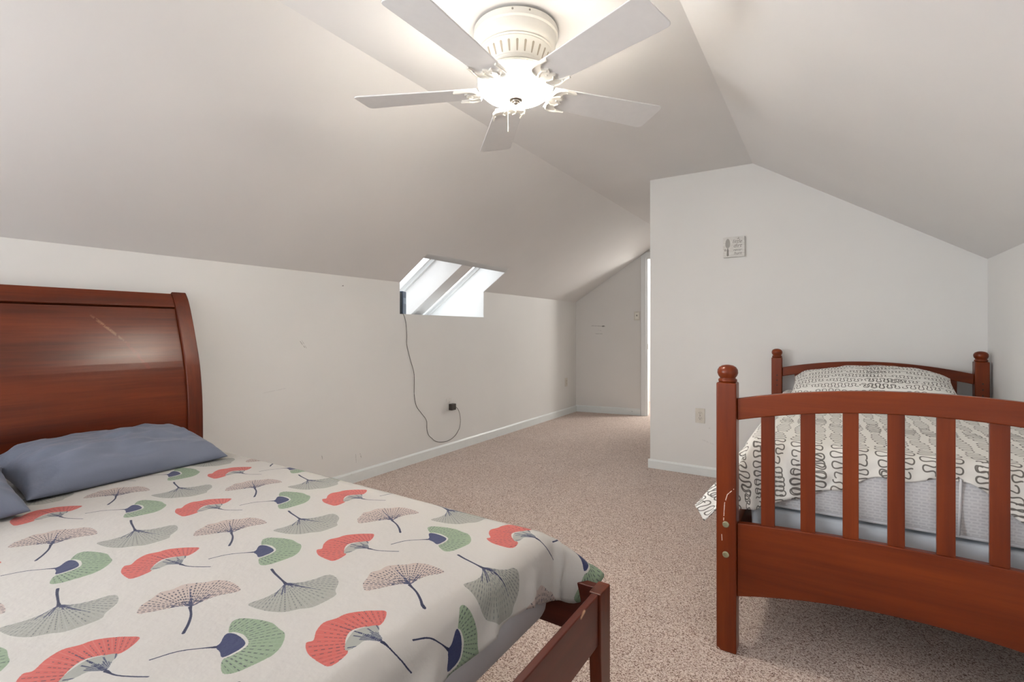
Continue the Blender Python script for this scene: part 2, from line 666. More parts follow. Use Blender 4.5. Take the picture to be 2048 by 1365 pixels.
LEAF_AT = {'green': (-1.193, 0.677), 'red': (-1.276, 0.55), 'grey': (-0.983, 0.629), 'beige': (-1.063, 0.476)}
NAVY = np.array([48, 54, 92]) / 255
LCOL = {'green': (152, 173, 144), 'red': (216, 104, 95), 'grey': (176, 176, 167), 'beige': (208, 188, 178)}


def inside(px, py, poly):
    res = np.zeros(px.shape, bool)
    n = len(poly)
    for i in range(n):
        x0, y0 = poly[i]
        x1, y1 = poly[(i + 1) % n]
        cond = ((y0 > py) != (y1 > py))
        if y0 == y1:
            continue
        xi = (x1 - x0) * (py - y0) / (y1 - y0) + x0
        res ^= cond & (px < xi)
    return res


def seg_dist(px, py, pts):
    d = np.full(px.shape, 1e9)
    for (x0, y0), (x1, y1) in zip(pts, pts[1:]):
        dx, dy = x1 - x0, y1 - y0
        t = np.clip(((px - x0) * dx + (py - y0) * dy) / (dx * dx + dy * dy + 1e-9), 0, 1)
        d = np.minimum(d, np.hypot(px - x0 - t * dx, py - y0 - t * dy))
    return d


def smooth_poly(pts, n=4, closed=True):
    if closed:
        P = [pts[-1]] + list(pts) + [pts[0], pts[1]]
        out = []
        for i in range(1, len(P) - 2):
            a, b, c_, d = [np.array(q, float) for q in P[i - 1:i + 3]]
            for k in range(n):
                t = k / n
                out.append(tuple(0.5 * ((2 * b) + (c_ - a) * t + (2 * a - 5 * b + 4 * c_ - d) * t * t + (3 * b - a - 3 * c_ + d) * t ** 3)))
        return out
    return [tuple(p)[:2] for p in catmull([(x, y, 0) for x, y in pts], n)]


def leaf_sprite(kind, mm):
    """RGBA sprite, mm = pixel size in millimetres; covers -150..150 mm"""
    g = np.arange(-150, 150, mm) + mm / 2
    X, Y = np.meshgrid(g, g)
    rng = np.random.RandomState(hash_kind[kind])
    out = smooth_poly(LEAF[kind + '_out'], 4)
    # wavy edge
    fan = inside(X, Y, out)
    rgb = np.zeros(X.shape + (3,)) + np.array(LCOL[kind]) / 255
    al = np.zeros(X.shape)
    ang = np.arctan2(Y, X)
    rad = np.hypot(X, Y)
    al[fan] = 1
    # ribs: dashed radial strokes fanning out of the stem, width constant in mm
    nr = {'green': 60, 'red': 60, 'grey': 72, 'beige': 74}[kind]
    cx0 = {'green': (-12, -6), 'red': (12, 5), 'grey': (-6, 2), 'beige': (4, -4)}[kind]
    ra = np.hypot(X - cx0[0], Y - cx0[1])
    aa = np.arctan2(Y - cx0[1], X - cx0[0])
    u = (aa / (2 * math.pi) * nr) % nr
    idx = np.floor(u).astype(int) % nr
    dist = np.abs(u - np.floor(u) - 0.5) * ra * 2 * math.pi / nr
    ph = rng.rand(nr)[idx] * 20
    start = {'green': 48, 'red': 58, 'grey': 16, 'beige': 14}[kind] + rng.rand(nr)[idx] * 12
    endr = {'green': 128, 'red': 134, 'grey': 140, 'beige': 118}[kind] - rng.rand(nr)[idx] * 26
    dash = ((ra + ph * 3) % (9 + ph * 0.3)) < (6.0 + ph * 0.05)
    strong = rng.rand(nr)[idx]
    wid = {'green': 0.85, 'red': 0.7, 'grey': 0.6, 'beige': 1.1}[kind] * (0.5 + strong)
    rib = fan & (dist < wid) & dash & (ra > start) & (ra < endr)
    opac = {'green': 0.6, 'red': 0.62, 'grey': 0.5, 'beige': 0.85}[kind]
    dk = np.array([58, 60, 78]) / 255
    rgb[rib] = rgb[rib] * (1 - opac) + dk * opac
    # light ribs between
    u2 = (u + 0.5) % 1.0
    lt = fan & (np.abs(u2 - 0.5) * ra * 2 * math.pi / nr < 0.7) & ~rib & (ra > start)
    rgb[lt] = rgb[lt] * 0.86 + 0.14 * 0.93
    if kind in ('green', 'red'):
        core = inside(X, Y, smooth_poly(LEAF[kind + '_core'], 4))
        if kind == 'green':
            rgb[core] = NAVY * 1.12
            u3 = np.abs(((aa / (2 * math.pi) * 110) % 1) - 0.5)
            li = core & (u3 > 0.42) & (rad > 12)
            rgb[li] = rgb[li] * 0.8 + 0.12
        else:
            rgb[core] = np.array([178, 180, 172]) / 255
            u3 = np.abs(((aa / (2 * math.pi) * 84) % 1) - 0.5)
            r2 = rng.rand(84)[(np.floor((aa / (2 * math.pi) * 84) % 84)).astype(int) % 84]
            li = core & (u3 < 0.30) & (rad < 18 + r2 * 42)
            rgb[li] = rgb[li] * 0.25 + NAVY * 0.75
        al[core] = 1
    # ink web near the stem
    if kind in ('grey', 'beige'):
        u3 = np.abs(((aa / (2 * math.pi) * 50) % 1) - 0.5)
        r2 = rng.rand(50)[(np.floor((aa / (2 * math.pi) * 50) % 50)).astype(int) % 50]
        li = fan & (u3 * ra * 2 * math.pi / 50 < 1.1) & (ra < 14 + r2 ** 2 * 42)
        rgb[li] = rgb[li] * 0.2 + NAVY * 0.8
    if kind in ('grey', 'beige', 'red'):
        mid = {'grey': [(0, 0), (40, 10), (86, 24)], 'beige': [(0, 0), (-28, 14), (-78, 34)], 'red': [(0, 0), (-40, -4), (-92, -12)]}[kind]
        d = seg_dist(X, Y, mid)
        li = (al > 0) & (d < np.maximum(0.6, 3.2 - rad / 30)) & (((rad + 4 * np.sin(rad)) % 11) < 8.5)
        rgb[li] = NAVY
    st = smooth_poly(LEAF[kind + '_stem'], 6, False)
    d = seg_dist(X, Y, st)
    if kind in ('grey', 'beige'):
        wd = 1.7 + 0.012 * rad
    else:
        wd = 1.1 + 0.003 * rad
    wd = wd + 3.0 * np.exp(-rad / 7)
    stem = d < wd
    rgb[stem] = NAVY * 0.85
    al[stem] = 1
    return rgb, al


hash_kind = {'green': 3, 'red': 5, 'grey': 8, 'beige': 11}


def make_image(name, arr):
    h, wd = arr.shape[:2]
    img = bpy.data.images.new(name, wd, h)
    px = np.ones((h, wd, 4), np.float32)
    px[:, :, :3] = arr
    img.pixels.foreach_set(px.ravel())
    img.pack()
    return img


# sheet print covers x -2.8..-0.3, y -0.6..1.5
SX0, SX1, SY0, SY1 = -2.80, -0.30, -0.60, 1.50
MM = 0.8
W_, H_ = int((SX1 - SX0) * 1000 / MM), int((SY1 - SY0) * 1000 / MM)
cloth = np.zeros((H_, W_, 3)) + np.array([222, 217, 210]) / 255
for kind, (lx, ly) in LEAF_AT.items():
    rgb, al = leaf_sprite(kind, MM)
    n = al.shape[0]
    for i in range(-9, 10):
        for j in range(-9, 10):
            x = lx + LAT_A[0] * i + LAT_B[0] * j
            y = ly + LAT_A[1] * i + LAT_B[1] * j
            c0 = int(round((x - SX0) * 1000 / MM)) - n // 2
            r0 = int(round((y - SY0) * 1000 / MM)) - n // 2
            a0, a1 = max(0, -c0), min(n, W_ - c0)
            b0, b1 = max(0, -r0), min(n, H_ - r0)
            if a1 <= a0 or b1 <= b0:
                continue
            A = al[b0:b1, a0:a1, None]
            reg = cloth[r0 + b0:r0 + b1, c0 + a0:c0 + a1]
            reg[:] = reg * (1 - A) + rgb[b0:b1, a0:a1] * A
img_ginkgo = make_image('ginkgo_print', cloth * 0.78)


def squiggle_image(name, seed):
    """tile 0.6 m of meandering dark lines on off-white"""
    S, N = 600.0, 900
    arr = np.zeros((N, N, 3)) + np.array([228, 226, 220]) / 255
    rng = np.random.RandomState(seed)
    ink = np.full((N, N), 1e9)
    pxmm = S / N
    t = np.linspace(0, 1, 200)
    colw = 60.0
    ncol = int(S / colw)
    for cidx in range(ncol):
        y = -rng.rand() * 60
        while y < S + 10:
            Ln = 110 + rng.rand() * 120
            per = 31 + rng.rand() * 4
            amp = 16 + rng.rand() * 5
            drift = (rng.rand() - 0.5) * 30
            tt = np.arange(0, Ln, 0.7)
            a = tt / per * 2 * math.pi + rng.rand() * 6.28
            taper = 1 - 0.25 * np.cos(tt / Ln * 2 * math.pi)
            xs = colw * (cidx + 0.5) + amp * np.sin(a) * taper + drift * (tt / Ln - 0.5) + 5 * math.sin(cidx)
            ys = y + tt - per * 0.17 * np.sin(2 * a)
            for qx, qy in zip(xs, ys):
                ix, iy = qx / pxmm, qy / pxmm
                for ddx in range(-3, 4):
                    for ddy in range(-3, 4):
                        jx, jy = int(ix) + ddx, int(iy) + ddy
                        dd = math.hypot((jx + 0.5 - ix), (jy + 0.5 - iy)) * pxmm
                        jx %= N
                        jy %= N
                        if dd < ink[jy, jx]:
                            ink[jy, jx] = dd
            y += Ln + 12
    k = np.clip((2.5 - ink) / 0.7, 0, 1)[..., None]
    arr = arr * (1 - k) + np.array([112, 108, 103]) / 255 * k
    return make_image(name, arr)


img_squig = squiggle_image('squiggle_print', 2)


def m_fabric(name, img, scale=(1, 1), tint=None, rough=0.85, bscale=900, wrinkle=0.0):
    m, n, l, b = new_mat(name)
    if img is not None:
        uv = n.new('ShaderNodeUVMap')
        it = n.new('ShaderNodeTexImage')
        it.image = img
        it.interpolation = 'Linear'
        l.new(uv.outputs[0], it.inputs[0])
        l.new(it.outputs[0], b.inputs['Base Color'])
    else:
        co = objco(n)
        f = tex_noise(n, l, co, 5, 3)
        l.new(ramp(n, l, f, [(0.3, tuple(x * 0.93 for x in tint[:3]) + (1,)), (0.7, tint)]), b.inputs['Base Color'])
    b.inputs['Roughness'].default_value = rough
    b.inputs['Specular IOR Level'].default_value = 0.2
    b.inputs['Sheen Weight'].default_value = 0.1
    co = objco(n)
    f1 = tex_noise(n, l, co, bscale, 2)
    f2 = tex_noise(n, l, scaled(n, l, co, (1, 1, 1)), 14, 4, 0.6)
    hsum = math_n(n, l, 'ADD', math_n(n, l, 'MULTIPLY', f1, 0.03), math_n(n, l, 'MULTIPLY', f2, wrinkle))
    bump(n, l, b, hsum, 0.5, 0.01)
    return m


mat_ginkgo = m_fabric('fabric_ginkgo_print', img_ginkgo, wrinkle=0.6)
mat_squig = m_fabric('fabric_squiggle_print', img_squig, wrinkle=0.4)
mat_blue = m_fabric('fabric_slate_blue', None, tint=srgb(104, 110, 126), rough=0.55, wrinkle=0.5)
mat_grey = m_fabric('fabric_fitted_grey', None, tint=srgb(178, 177, 180), wrinkle=0.5)


def m_quilt():
    m, n, l, b = new_mat('mattress_knit')
    co = objco(n)
    b.inputs['Base Color'].default_value = srgb(212, 212, 214)
    ck = n.new('ShaderNodeTexBrick')
    l.new(scaled(n, l, co, (1, 1, 1)), ck.inputs['Vector'])
    mp = n.new('ShaderNodeMapping')
    mp.inputs['Rotation'].default_value = (R(90), 0, 0)
    l.new(co, mp.inputs[0])
    l.new(mp.outputs[0], ck.inputs['Vector'])
    ck.inputs['Scale'].default_value = 26
    ck.inputs['Mortar Size'].default_value = 0.06
    ck.inputs['Color1'].default_value = (0.62, 0.62, 0.63, 1)
    ck.inputs['Color2'].default_value = (0.58, 0.58, 0.60, 1)
    ck.inputs['Mortar'].default_value = (0.70, 0.70, 0.71, 1)
    ck.offset = 0.33
    l.new(ck.outputs['Color'], b.inputs['Base Color'])
    b.inputs['Roughness'].default_value = 0.8
    bump(n, l, b, ck.outputs['Fac'], 0.4, 0.004)
    return m


mat_quilt = m_quilt()
mat_box = m_plain('box_spring_cloth', (0.60, 0.64, 0.68), 0.8, noise_amt=0.1, nscale=9)

# ------------------------------------------------------------------ wood
DK = [(0.30, srgb(56, 18, 6)), (0.48, srgb(88, 33, 10)), (0.62, srgb(108, 44, 15)), (0.75, srgb(80, 27, 8))]
DK2 = [(0.30, srgb(46, 16, 9)), (0.5, srgb(74, 26, 15)), (0.7, srgb(92, 36, 20))]
OR = [(0.30, srgb(80, 26, 4)), (0.48, srgb(104, 39, 7)), (0.62, srgb(118, 48, 10)), (0.75, srgb(95, 33, 6))]
SCR = srgb(205, 150, 115)
wood_panel = m_wood('wood_headboard_panel', DK, 1, 0.30, [
    ((-2.752, 0.832, 1.170), (-2.722, 0.945, 1.045), 0.009, SCR, 0.22),
    ((-2.722, 0.945, 1.045), (-2.677, 1.021, 0.929), 0.012, srgb(112, 34, 16), 0.6)], coat=0.08)
wood_dk_y = m_wood('wood_dark_y', DK, 1, 0.36, coat=0.1)
wood_dk_z = m_wood('wood_dark_z', DK, 2, 0.36, coat=0.1)
wood_dk_x = m_wood('wood_dark_x', DK2, 0, 0.36)
wood_foot = m_wood('wood_foot_panel', DK2, 1, 0.34, [((-0.49, 1.07, 0.42), (-0.49, 1.09, 0.425), 0.006, srgb(190, 150, 120), 1.0)], coat=0.05)
wood_or_x = m_wood('wood_cherry_x', OR, 0, 0.32, coat=0.05)
wood_or_z = m_wood('wood_cherry_z', OR, 2, 0.32, coat=0.05)
wood_or_y = m_wood('wood_cherry_y', OR, 1, 0.32, coat=0.05)

# ------------------------------------------------------------------ sleigh bed (left)
YO0, YO1 = -0.40, 1.24
bed = empty('sleigh_bed', (-1.65, 0.42, 0), 'dark cherry wood sleigh bed with a tall curved headboard against the left wall', 'bed')
BO = Vector((-1.65, 0.42, 0))


def bed_obj(name, bm, mat, par=None, **k):
    # mesh given in world coordinates; keep object coordinates = world coordinates for the marks
    o = finish(name, bm, mat, None, **k)
    o.parent = par or bed
    if par is None:
        o.matrix_parent_inverse = Matrix.Translation(-BO)
    return o


PROF = [(-2.812, 1.30), (-2.776, 1.25), (-2.738, 1.16), (-2.703, 1.063), (-2.66, 0.926), (-2.636, 0.764), (-2.63, 0.60), (-2.63, 0.40), (-2.632, 0.20), (-2.635, 0.0)]
prof = catmull([(x, 0, z) for x, z in PROF], 5)


def offset_curve(c, d):
    out = []
    for i, p in enumerate(c):
        t = (c[min(i + 1, len(c) - 1)] - c[max(i - 1, 0)]).normalized()
        nrm = Vector((t.z, 0, -t.x))   # points away from the bed for a downward curve
        if nrm.x > 0:
            nrm = -nrm
        out.append(p + nrm * d)
    return out


def clip_z(c, z0, z1):
    """part of the profile between heights, with interpolated ends"""
    out = []
    for a, b in zip(c, c[1:]):
        for q in (z1, z0):
            if (a.z - q) * (b.z - q) < 0:
                t = (q - a.z) / (b.z - a.z)
                out.append(a.lerp(b, t))
        if z0 <= b.z <= z1:
            out.append(b.copy())
    if z0 <= c[0].z <= z1:
        out.insert(0, c[0].copy())
    out.sort(key=lambda p: -p.z)
    return out


def curved_board(z0, z1, off, thick, y0, y1):
    c = clip_z(prof, z0, z1)
    f = offset_curve(c, off)
    k = offset_curve(c, off + thick)
    bm = BM()
    pts = [(p.x, y0, p.z) for p in f] + [(p.x, y0, p.z) for p in reversed(k)]
    prism(bm, pts, (0, y1 - y0, 0))
    return bm


PW = 0.068
for s, (y0, y1) in enumerate(((YO1 - PW, YO1), (YO0, YO0 + PW))):
    bed_obj('headboard_post', curved_board(0.0, 1.30, 0.0, 0.062, y0, y1), wood_dk_z, bevel=0.006, bseg=3)
bed_obj('headboard_rail', curved_board(1.222, 1.293, 0.006, 0.05, YO0 + PW, YO1 - PW), wood_dk_y, bevel=0.005)
bed_obj('headboard_panel', curved_board(0.618, 1.216, 0.016, 0.022, YO0 + PW, YO1 - PW), wood_panel)
bed_obj('headboard_lower_rail', curved_board(0.30, 0.613, 0.008, 0.04, YO0 + PW, YO1 - PW), wood_dk_y, bevel=0.004)
# footboard
FX0, FX1 = -0.512, -0.485
FT = 0.428
for (y0, y1) in ((YO1 - 0.066, YO1), (YO0, YO0 + 0.066)):
    bm = BM()
    yi = y0 if y0 > 0 else y1
    yo = y1 if y0 > 0 else y0
    yt = yi + (yo - yi) * 0.30
    prism(bm, [(FX1, yi, FT), (FX1, yi, 0.27), (FX1, yt, 0.0), (FX1, yo, 0), (FX1, yo, FT)], (FX0 - FX1 - 0.006, 0, 0))
    bed_obj('footboard_post', bm, wood_dk_z, bevel=0.003)
bm = BM()
box(bm, FX0 + 0.002, FX1 - 0.006, YO0 + 0.066, YO1 - 0.066, 0.297, FT - 0.001)
bed_obj('footboard_panel', bm, wood_foot, bevel=0.003)
for y0, y1 in ((YO1 - 0.034, YO1 - 0.006), (YO0 + 0.006, YO0 + 0.034)):
    bm = BM()
    box(bm, -2.63, FX0 - 0.006, y0, y1, 0.288, FT - 0.004)
    bed_obj('side_rail', bm, wood_dk_x, bevel=0.003)
for k in range(12):
    x = -2.45 + k * 0.15
    bm = BM()
    box(bm, x, x + 0.07, YO0 + 0.035, YO1 - 0.035, 0.305, 0.325)
    bed_obj('support_slat', bm, wood_dk_y)

# mattress under the ginkgo sheet
MX0, MX1, MY0, MY1, MT = -2.585, -0.625, -0.36, 1.195, 0.545


def rounded_box(x0, x1, y0, y1, z0, z1, rc, rv, seg=8, rings=5, sag=0.0):
    """box with rounded vertical corners and rounded top/bottom rims"""
    bm = BM()
    loops = []
    nv = rings

    def loop(ins, z):
        pts = []
        r = max(rc - ins, 0.004)
        for cx, cy, a0 in ((x1 - rc, y1 - rc, 0), (x0 + rc, y1 - rc, 90), (x0 + rc, y0 + rc, 180), (x1 - rc, y0 + rc, 270)):
            for k in range(seg + 1):
                a = R(a0 + 90 * k / seg)
                pts.append(bm.verts.new((cx + r * math.cos(a), cy + r * math.sin(a), z)))
        return pts
    for k in range(nv + 1):
        a = R(90 * k / nv)
        loops.append(loop(rv * (1 - math.sin(a)), z0 + rv * (1 - math.cos(a))))
    for k in range(1, 4):
        loops.append(loop(-sag * math.sin(math.pi * k / 4), z0 + rv + (z1 - z0 - 2 * rv) * k / 4))
    for k in range(nv + 1):
        a = R(90 * k / nv)
        loops.append(loop(rv * (1 - math.cos(a)), z1 - rv * (1 - math.sin(a))))
    for A, B in zip(loops, loops[1:]):
        m = len(A)
        for k in range(m):
            bm.faces.new((A[k], A[(k + 1) % m], B[(k + 1) % m], B[k]))
    bm.faces.new(loops[0][::-1])
    bm.faces.new(loops[-1])
    return bm


mt = empty('mattress', (-1.6, 0.42, 0.325), 'thick mattress in a grey fitted cover lying in the dark sleigh bed', 'mattress')
o = finish('mattress_body', rounded_box(MX0 + 1.6, MX1 + 1.6, MY0 - .42, MY1 - .42, 0.001, MT - 0.325, 0.07, 0.05, sag=0.006), mat_grey, mt, smooth=True)


# ------------------------------------------------------------------ draped sheets
def drape_sheet(name, s_rng, t_rng, box_, top, r, hang, step, uvf, mat, wr, seed, parent=None, flare=0.9, flare_pow=3, tilt=0.12, fold_amp=0.012, corner_len=0.25):
    """cloth over a block. s runs along x, t along y. box_=(x0,x1,y0,y1) block top outline"""
    x0, x1, y0, y1 = box_
    ns = int((s_rng[1] - s_rng[0]) / step) + 1
    nt = int((t_rng[1] - t_rng[0]) / step) + 1
    bm = BM()
    uvl = bm.loops.layers.uv.new('UVMap')
    grid = []
    uvs = {}
    for i in range(ns):
        row = []
        for j in range(nt):
            s = s_rng[0] + (s_rng[1] - s_rng[0]) * i / (ns - 1)
            t = t_rng[0] + (t_rng[1] - t_rng[0]) * j / (nt - 1)
            row.append((s, t))
            grid_uv = (s, t)
        grid.append(row)
    vv = []
    for i in range(ns):
        vr = []
        for j in range(nt):
            s, t = grid[i][j]
            # scalloped hem
            es = hang(s, t, noise)
            s2, t2 = es
            ax = s2 - (x1 - r) if s2 > x1 - r else (s2 - (x0 + r) if s2 < x0 + r else 0.0)
            ay = t2 - (y1 - r) if t2 > y1 - r else (t2 - (y0 + r) if t2 < y0 + r else 0.0)
            bx = min(max(s2, x0 + r), x1 - r)
            by = min(max(t2, y0 + r), y1 - r)
            d0 = math.hypot(ax, ay)
            d = max(abs(ax), abs(ay)) * (1 + corner_len * (2 * abs(ax * ay) / max(d0 * d0, 1e-9)) ** 2)
            z = top
            px, py = bx, by
            nz_ = noise.noise(Vector((s * 2.3, t * 2.9, seed)))
            nz2 = noise.noise(Vector((s * 7, t * 7, seed + 5)))
            if d > 1e-6:
                dx, dy = ax / d0, ay / d0
                cor = (2 * abs(dx * dy)) ** flare_pow
                al = tilt + flare * cor + (0.10 * math.sin(14 * math.atan2(abs(dy), abs(dx))) * cor if corner_len < 0.2 else 0)
                arc = r * (math.pi / 2 - al)
                if d < arc:
                    h = r * math.sin(d / r)
                    v = r * (1 - math.cos(d / r))
                    f = 0
                else:
                    e = d - arc
                    h = r * math.sin(arc / r) + e * math.sin(al)
                    v = r * (1 - math.cos(arc / r)) + e * math.cos(al)
                    f = e
                along = (t if abs(dx) > abs(dy) else s)
                fold = (1 - abs(math.sin(along * 12 + 7 * f * (1 if corner_len >= 0.2 else -1) + 2.1 * math.sin(along * 4.3 + seed)))) ** 2 * fold_amp * 1.8 * min(1, f / 0.04)
                fold += noise.noise(Vector((s * 9, t * 9, seed + 2))) * 0.018 * min(1, f / 0.04)
                h += abs(fold) * 0.8 * (1 - 0.5 * cor) + 0.005
                px += dx * h
                py += dy * h
                z -= v
                z += 0.012 * noise.noise(Vector((s * 6, t * 6, seed + 9))) * min(1, f / 0.05)
                w_top = max(0, 1 - d / r)
            else:
                w_top = 1
            z += (nz_ * wr + nz2 * wr * 0.3) * (0.3 + 0.7 * w_top)
            grid[i][j] = (s2, t2)
            vr.append(bm.verts.new((px, py, z)))
        vv.append(vr)
    for i in range(ns - 1):
        for j in range(nt - 1):
            f = bm.faces.new((vv[i][j], vv[i + 1][j], vv[i + 1][j + 1], vv[i][j + 1]))
            for lp, (a, b) in zip(f.loops, ((i, j), (i + 1, j), (i + 1, j + 1), (i, j + 1))):
                lp[uvl].uv = uvf(*grid[a][b])
    me = bpy.data.meshes.new(name)
    bm.to_mesh(me)
    bm.free()
    me.materials.append(mat)
    me.polygons.foreach_set('use_smooth', [True] * len(me.polygons))
    o = bpy.data.objects.new(name, me)
    COL.objects.link(o)
    md = o.modifiers.new('thick', 'SOLIDIFY')
    md.thickness = 0.0025
    md.offset = 1
    return o


def hang_g(s, t, nz):
    # uneven hem at the foot
    if s > MX1 - 0.05:
        gr = 1 + 0.32 * max(0.0, min(1.0, (t - 1.05) / 0.12))
        k = (s - (MX1 - 0.05)) / 0.2
        s = MX1 - 0.05 + (s - MX1 + 0.05) * gr * (0.86 + 0.16 * nz.noise(Vector((t * 4.2, 3.3, 0))) + 0.05 * nz.noise(Vector((t * 15, 1.3, 0))))
    return s, t


sheet = drape_sheet('bed_sheet', (-2.60, -0.505), (-0.50, 1.335), (MX0 - 0.04, MX1, MY0, MY1 + 0.005), MT + 0.006, 0.045, hang_g, 0.0095,
                    lambda s, t: ((s - SX0) / (SX1 - SX0), (t - SY0) / (SY1 - SY0)), mat_ginkgo, 0.006, 1.7, flare=0.85, tilt=0.10)
tag(sheet, 'white sheet printed with red, green and grey ginkgo leaves on the sleigh bed', 'bed sheet')


# ------------------------------------------------------------------ pillows
def pillow(name, lx, ly, h, mat, seed, uvscale=None, N=56, flat=0.25, wr=0.012, pinch=0.06, swap=False, ev=2.6):
    bm = BM()
    uvl = bm.loops.layers.uv.new('UVMap')
    top, bot, par = [], [], []
    for i in range(N + 1):
        tr_, br_, pr_ = [], [], []
        for j in range(N + 1):
            u = -1 + 2 * i / N
            v = -1 + 2 * j / N
            u = math.copysign(1 - (1 - abs(u)) ** 1.5, u)
            v = math.copysign(1 - (1 - abs(v)) ** 1.5, v)
            x = u * lx / 2 * (1 - pinch * (1 - abs(v) ** 2) * abs(u) ** 3) 
            y = v * ly / 2 * (1 - pinch * (1 - abs(u) ** 2) * abs(v) ** 3)
            p = ((1 - abs(u) ** 2.6) * (1 - abs(v) ** ev))
            hh = h * (max(p, 0) ** 0.52)
            edge = min(1, hh / (0.35 * h))
            # creases running in from the edges
            cr = noise.noise(Vector((u * 3.2 + seed, v * 2.6, seed))) * wr * edge
            cr += abs(noise.noise(Vector((u * 2.0 + v * 3.5, v * 1.5 - u, seed + 3)))) * -wr * 0.9 * edge
            cr += noise.noise(Vector((u * 9, v * 4, seed + 7))) * wr * 0.35 * edge
            zt = hh * (1 - flat) + cr
            zb = -hh * flat
            if i in (0, N) or j in (0, N):
                vtx = bm.verts.new((x, y, 0))
                tr_.append(vtx)
                br_.append(vtx)
            else:
                tr_.append(bm.verts.new((x, y, zt)))
                br_.append(bm.verts.new((x, y, zb)))
            pr_.append((x, y))
        top.append(tr_)
        bot.append(br_)
        par.append(pr_)
    k = uvscale or 1.0
    for G, sgn in ((top, 1), (bot, -1)):
        for i in range(N):
            for j in range(N):
                idx = [(i, j), (i + 1, j), (i + 1, j + 1), (i, j + 1)]
                if sgn < 0:
                    idx = idx[::-1]
                try:
                    f = bm.faces.new([G[a][b] for a, b in idx])
                except ValueError:
                    continue
                for lp, (a, b) in zip(f.loops, idx):
                    X, Y = par[a][b]
                    q_ = (X * k, Y * k + G[a][b].co.z * k)
                    lp[uvl].uv = (q_[1], q_[0]) if swap else q_
    me = bpy.data.meshes.new(name)
    bm.to_mesh(me)
    bm.free()
    me.materials.append(mat)
    me.polygons.foreach_set('use_smooth', [True] * len(me.polygons))
    o = bpy.data.objects.new(name, me)
    COL.objects.link(o)
    return o


p1 = pillow('pillow', 0.46, 0.635, 0.132, mat_blue, 2.2, wr=0.015, ev=5.0)
p1.location = (-2.36, 0.782, 0.594)
p1.rotation_euler = (0, R(7), R(3))
tag(p1, 'slate blue pillow nearest the wall end of the sleigh bed headboard, whole in view', 'pillow', None)
p2 = pillow('pillow', 0.46, 0.68, 0.165, mat_blue, 8.7, wr=0.015, ev=5.0)
p2.location = (-2.21, 0.128, 0.598)
p2.rotation_euler = (0, R(6), R(-4))
tag(p2, 'slate blue pillow cut off by the left edge of the photo', 'pillow', None)

# ------------------------------------------------------------------ twin bed (right)
FY = 1.812          # front face of the footboard posts
HY = 3.80
XA, XB = -0.292, 0.742   # post centres
PH = 0.064
tb = empty('twin_bed', (0.225, 2.8, 0), 'reddish cherry twin bed with arched slatted footboard and ball finials at the right', 'bed')
TO = Vector((0.225, 2.8, 0))


def tb_obj(name, bm, mat, par=None, **k):
    o = finish(name, bm, mat, None, **k)
    o.parent = par or tb
    if par is None:
        o.matrix_parent_inverse = Matrix.Translation(-TO)
    return o


WHITE_SCR = srgb(225, 205, 190)
post_front = m_wood('wood_front_post', OR, 2, 0.32, [
    ((-0.268, FY, 0.562), (-0.288, FY, 0.54), 0.0016, WHITE_SCR, 1.0),
    ((-0.288, FY, 0.54), (-0.297, FY, 0.508), 0.0016, WHITE_SCR, 1.0),
    ((-0.297, FY, 0.505), (-0.300, FY, 0.45), 0.0016, WHITE_SCR, 1.0),
    ((-0.306, FY, 0.40), (-0.305, FY, 0.38), 0.0014, WHITE_SCR, 1.0),
    ((-0.324, FY, 0.34), (-0.324, FY, 0.27), 0.0016, WHITE_SCR, 0.9),
    ((-0.322, FY, 0.012), (-0.312, FY, 0.002), 0.003, WHITE_SCR, 0.9)], coat=0.05)
m_brass = m_plain('screw_brass', (0.42, 0.42, 0.28), 0.35, 0.9)
m_dark = m_plain('dark_hole', (0.02, 0.015, 0.012), 0.8)


def finial_prof():
    return [(0.0, 0.0), (0.028, 0.0), (0.0305, 0.004), (0.030, 0.010), (0.0255, 0.013), (0.0255, 0.016), (0.030, 0.022), (0.0335, 0.032), (0.0325, 0.043), (0.027, 0.052), (0.017, 0.058), (0.006, 0.060), (0, 0.0602)]


for cx, y0, zt, mat in ((XA, FY, 0.922, post_front), (XB, FY, 0.922, wood_or_z), (XA, HY, 0.917, wood_or_z), (XB, HY, 0.922, wood_or_z)):
    bm = BM()
    box(bm, cx - PH / 2, cx + PH / 2, y0, y0 + PH, 0, zt)
    post = tb_obj('post', bm, mat, bevel=0.005, bseg=3)
    bm = BM()
    lathe(bm, finial_prof(), (cx, y0 + PH / 2, zt), 32)
    tb_obj('finial', bm, wood_or_z, post, smooth=True)
    if y0 == FY:
        for z in (0.437, 0.334):
            bm = BM()
            Mx = Matrix.Translation((cx - 0.001, FY, z)) @ Matrix.Rotation(R(90), 4, 'X')
            lathe(bm, [(0, 0.002), (0.003, 0.002), (0.0032, 0.004), (0.0085, 0.004), (0.0105, 0.0025), (0.011, 0), (0.011, -0.002)], (0, 0, 0), 24, Mx)
            tb_obj('screw', bm, m_brass, post, auto=True)
    else:
        for z in (0.797, 0.763, 0.729):
            bm = BM()
            Mx = Matrix.Translation((cx + 0.002, HY, z)) @ Matrix.Rotation(R(90), 4, 'X')
            lathe(bm, [(0, 0.0006), (0.0042, 0.0006), (0.0042, -0.002)], (0, 0, 0), 16, Mx)
            tb_obj('screw_hole', bm, m_dark, post)

XI0, XI1 = XA + PH / 2, XB - PH / 2
XM = (XI0 + XI1) / 2
HWD = (XI1 - XI0) / 2


